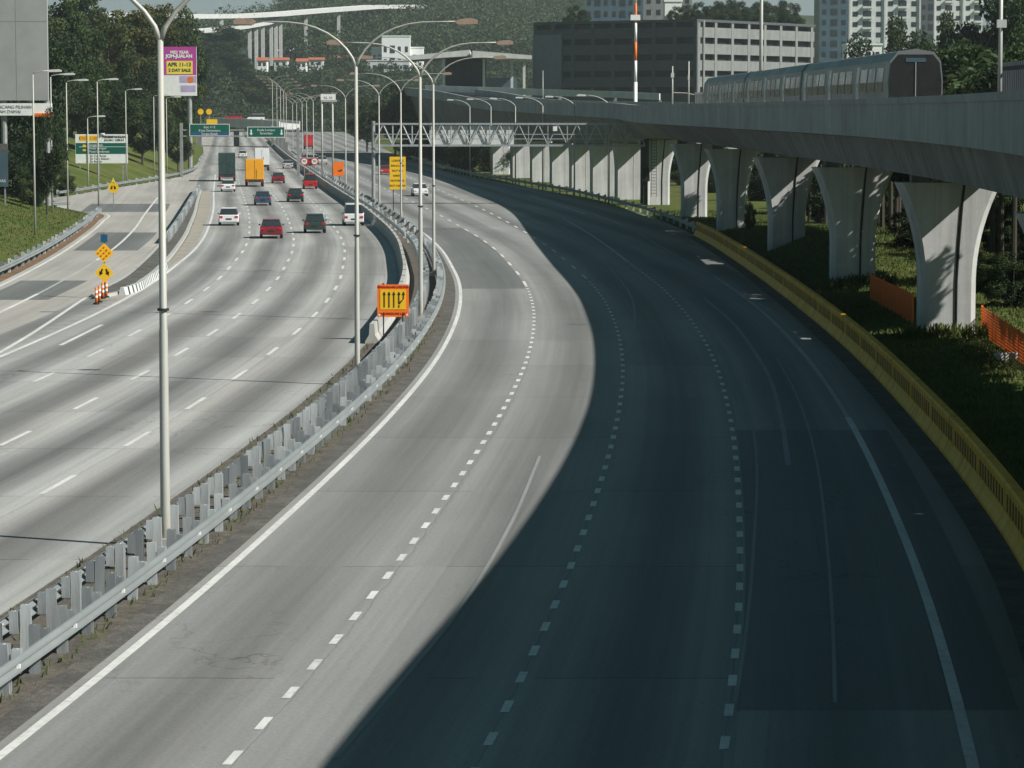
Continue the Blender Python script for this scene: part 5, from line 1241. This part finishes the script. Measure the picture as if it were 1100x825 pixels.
for i, u in enumerate((293.8, 298.5, 302.4, 305.7, 308.5)):
    dup(proto, (AT(u, 790 - i * 12), 790 - i * 12, HV(135.5, 790) + .0 - i * .9), 0, '%s double-arm lamp from the left in the cluster at the low bridge' % ['first', 'second', 'third', 'fourth', 'fifth'][i], 'double-arm street lamps at the low bridge')
    MB().box((0, 0, -3.0), (.7, .7, 6)).build('pedestal', M['girder'], COL.objects[-1] if False else [o for o in bpy.data.objects if o.get('group') == 'double-arm street lamps at the low bridge'][-1])

# houses of the far town
def house(label, u0, u1, vt, vb, z, wall='white', roof='roof_red', name='house', rows=2):
    if 1100 < z < 1400: z += 250
    x0, x1 = AT(u0, z), AT(u1, z); hb, ht = HV(vb, z), HV(vt, z); W_ = x1 - x0; hw = hb * 0 + (ht - hb) * .55 + hb
    t = thing(name, label, 'building', ((x0 + x1) / 2, z, 0))
    lo_ = max(0., hb - 3.5); MB().box((0, 5, (hw + lo_) / 2), (W_, 10, hw - lo_)).build('wall', M[wall], t)
    MB().prism([(-.6, hw), (10.6, hw), (5, ht)], -W_ / 2 - .6, W_ / 2 + .6, 'x').build('roof', M[roof], t)
    n = max(2, int(W_ / 4))
    for i in range(n): MB().box((-W_ / 2 + W_ * (i + .5) / n, -.03, hw - 1.8), (1.4, .08, 1.5)).build('window', M['glass'], t)
hs = [(278, 288, 62, 70, 1180, 'white', 'roof_red', 'white house with an orange roof left of the town row'), (296, 310, 62, 69, 1200, 'offwhite', 'roof_red', 'long orange roofed house in the town row'), (320, 330, 63, 71, 1190, 'white', 'roof_red', 'orange roofed house in the middle of the town row'), (333, 348, 62, 68, 1210, 'offwhite', 'roof_red', 'long low orange roofed terrace'), (357, 398, 60, 66, 1260, 'offwhite', 'roof_red', 'longest orange roofed terrace left of the white building'),
      (255, 264, 55, 62, 1240, 'white', 'white', 'small white house at the left end of the white row'), (280, 297, 52, 61, 1280, 'white', 'roof_grey', 'white house with grey roof above the orange roofs'), (300, 313, 53, 61, 1270, 'offwhite', 'white', 'pale house in the white row'), (314, 330, 52, 59, 1290, 'white', 'white', 'white flat house right of the white row'),
      (388, 403, 100, 115, 1180, 'white', 'roof_red', 'white house with a red roof behind the second lamp post'), (345, 440, 88, 104, 1225, 'garage_dark', 'roof_grey', 'wide hall with a dark grey roof across the end of the road'), (352, 384, 97, 112, 1190, 'garage_dark', 'roof_grey', 'smaller grey roofed hall in front of the wide hall'),
      (452, 463, 33, 41, 1720, 'white', 'roof_grey', 'white villa high on the far hillside'), (398, 414, 27, 33, 1780, 'white', 'roof_grey', 'long white house high on the far hillside')]
for u0, u1, vt, vb, z, w_, r_, l_ in hs: house(l_, u0, u1, vt, vb, z, w_, r_)
facade_block('white stepped building in the far town', 400, 455, 52, 1445, 14, 'white', 9, 3.4, name='town_building')
facade_block('taller white block of the stepped building', 411, 441, 40, 1435, 10, 'white', 4, 6., name='town_building')
facade_block('lower wing of the white town building', 395, 440, 66, 1420, 10, 'offwhite', 8, 3.2, name='town_building')
facade_block('white apartment block on the ridge at the top of the picture', 545, 577, -6, 2550, 20, 'white', 8, 3.2, name='apartment_block')
facade_block('lower white apartment block on the ridge right of the first', 563, 606, 9, 2540, 20, 'offwhite', 10, 3.2, name='apartment_block')
facade_block('white apartment block at the top left skyline', 54, 87, 12, 720, 12, 'offwhite', 5, 3.1, name='apartment_block')

# ------------------------------------------------------------------ hazy air
m = bpy.data.materials.new('hazy air'); m.use_nodes = True; t_ = m.node_tree; t_.nodes.clear()
ov = t_.nodes.new('ShaderNodeOutputMaterial'); pv = t_.nodes.new('ShaderNodeVolumePrincipled')
pv.inputs['Color'].default_value = (.80, .90, .92, 1); pv.inputs['Density'].default_value = HAZE; pv.inputs['Anisotropy'].default_value = .2
t_.links.new(pv.outputs[0], ov.inputs['Volume'])
if HAZE > 0:
    hz = MB(); hz.box((0, 1700, 79), (3200, 4200, 165)); ho = hz.build('haze', m); ho['kind'] = 'stuff'; ho['label'] = 'thin hazy air over the whole scene'
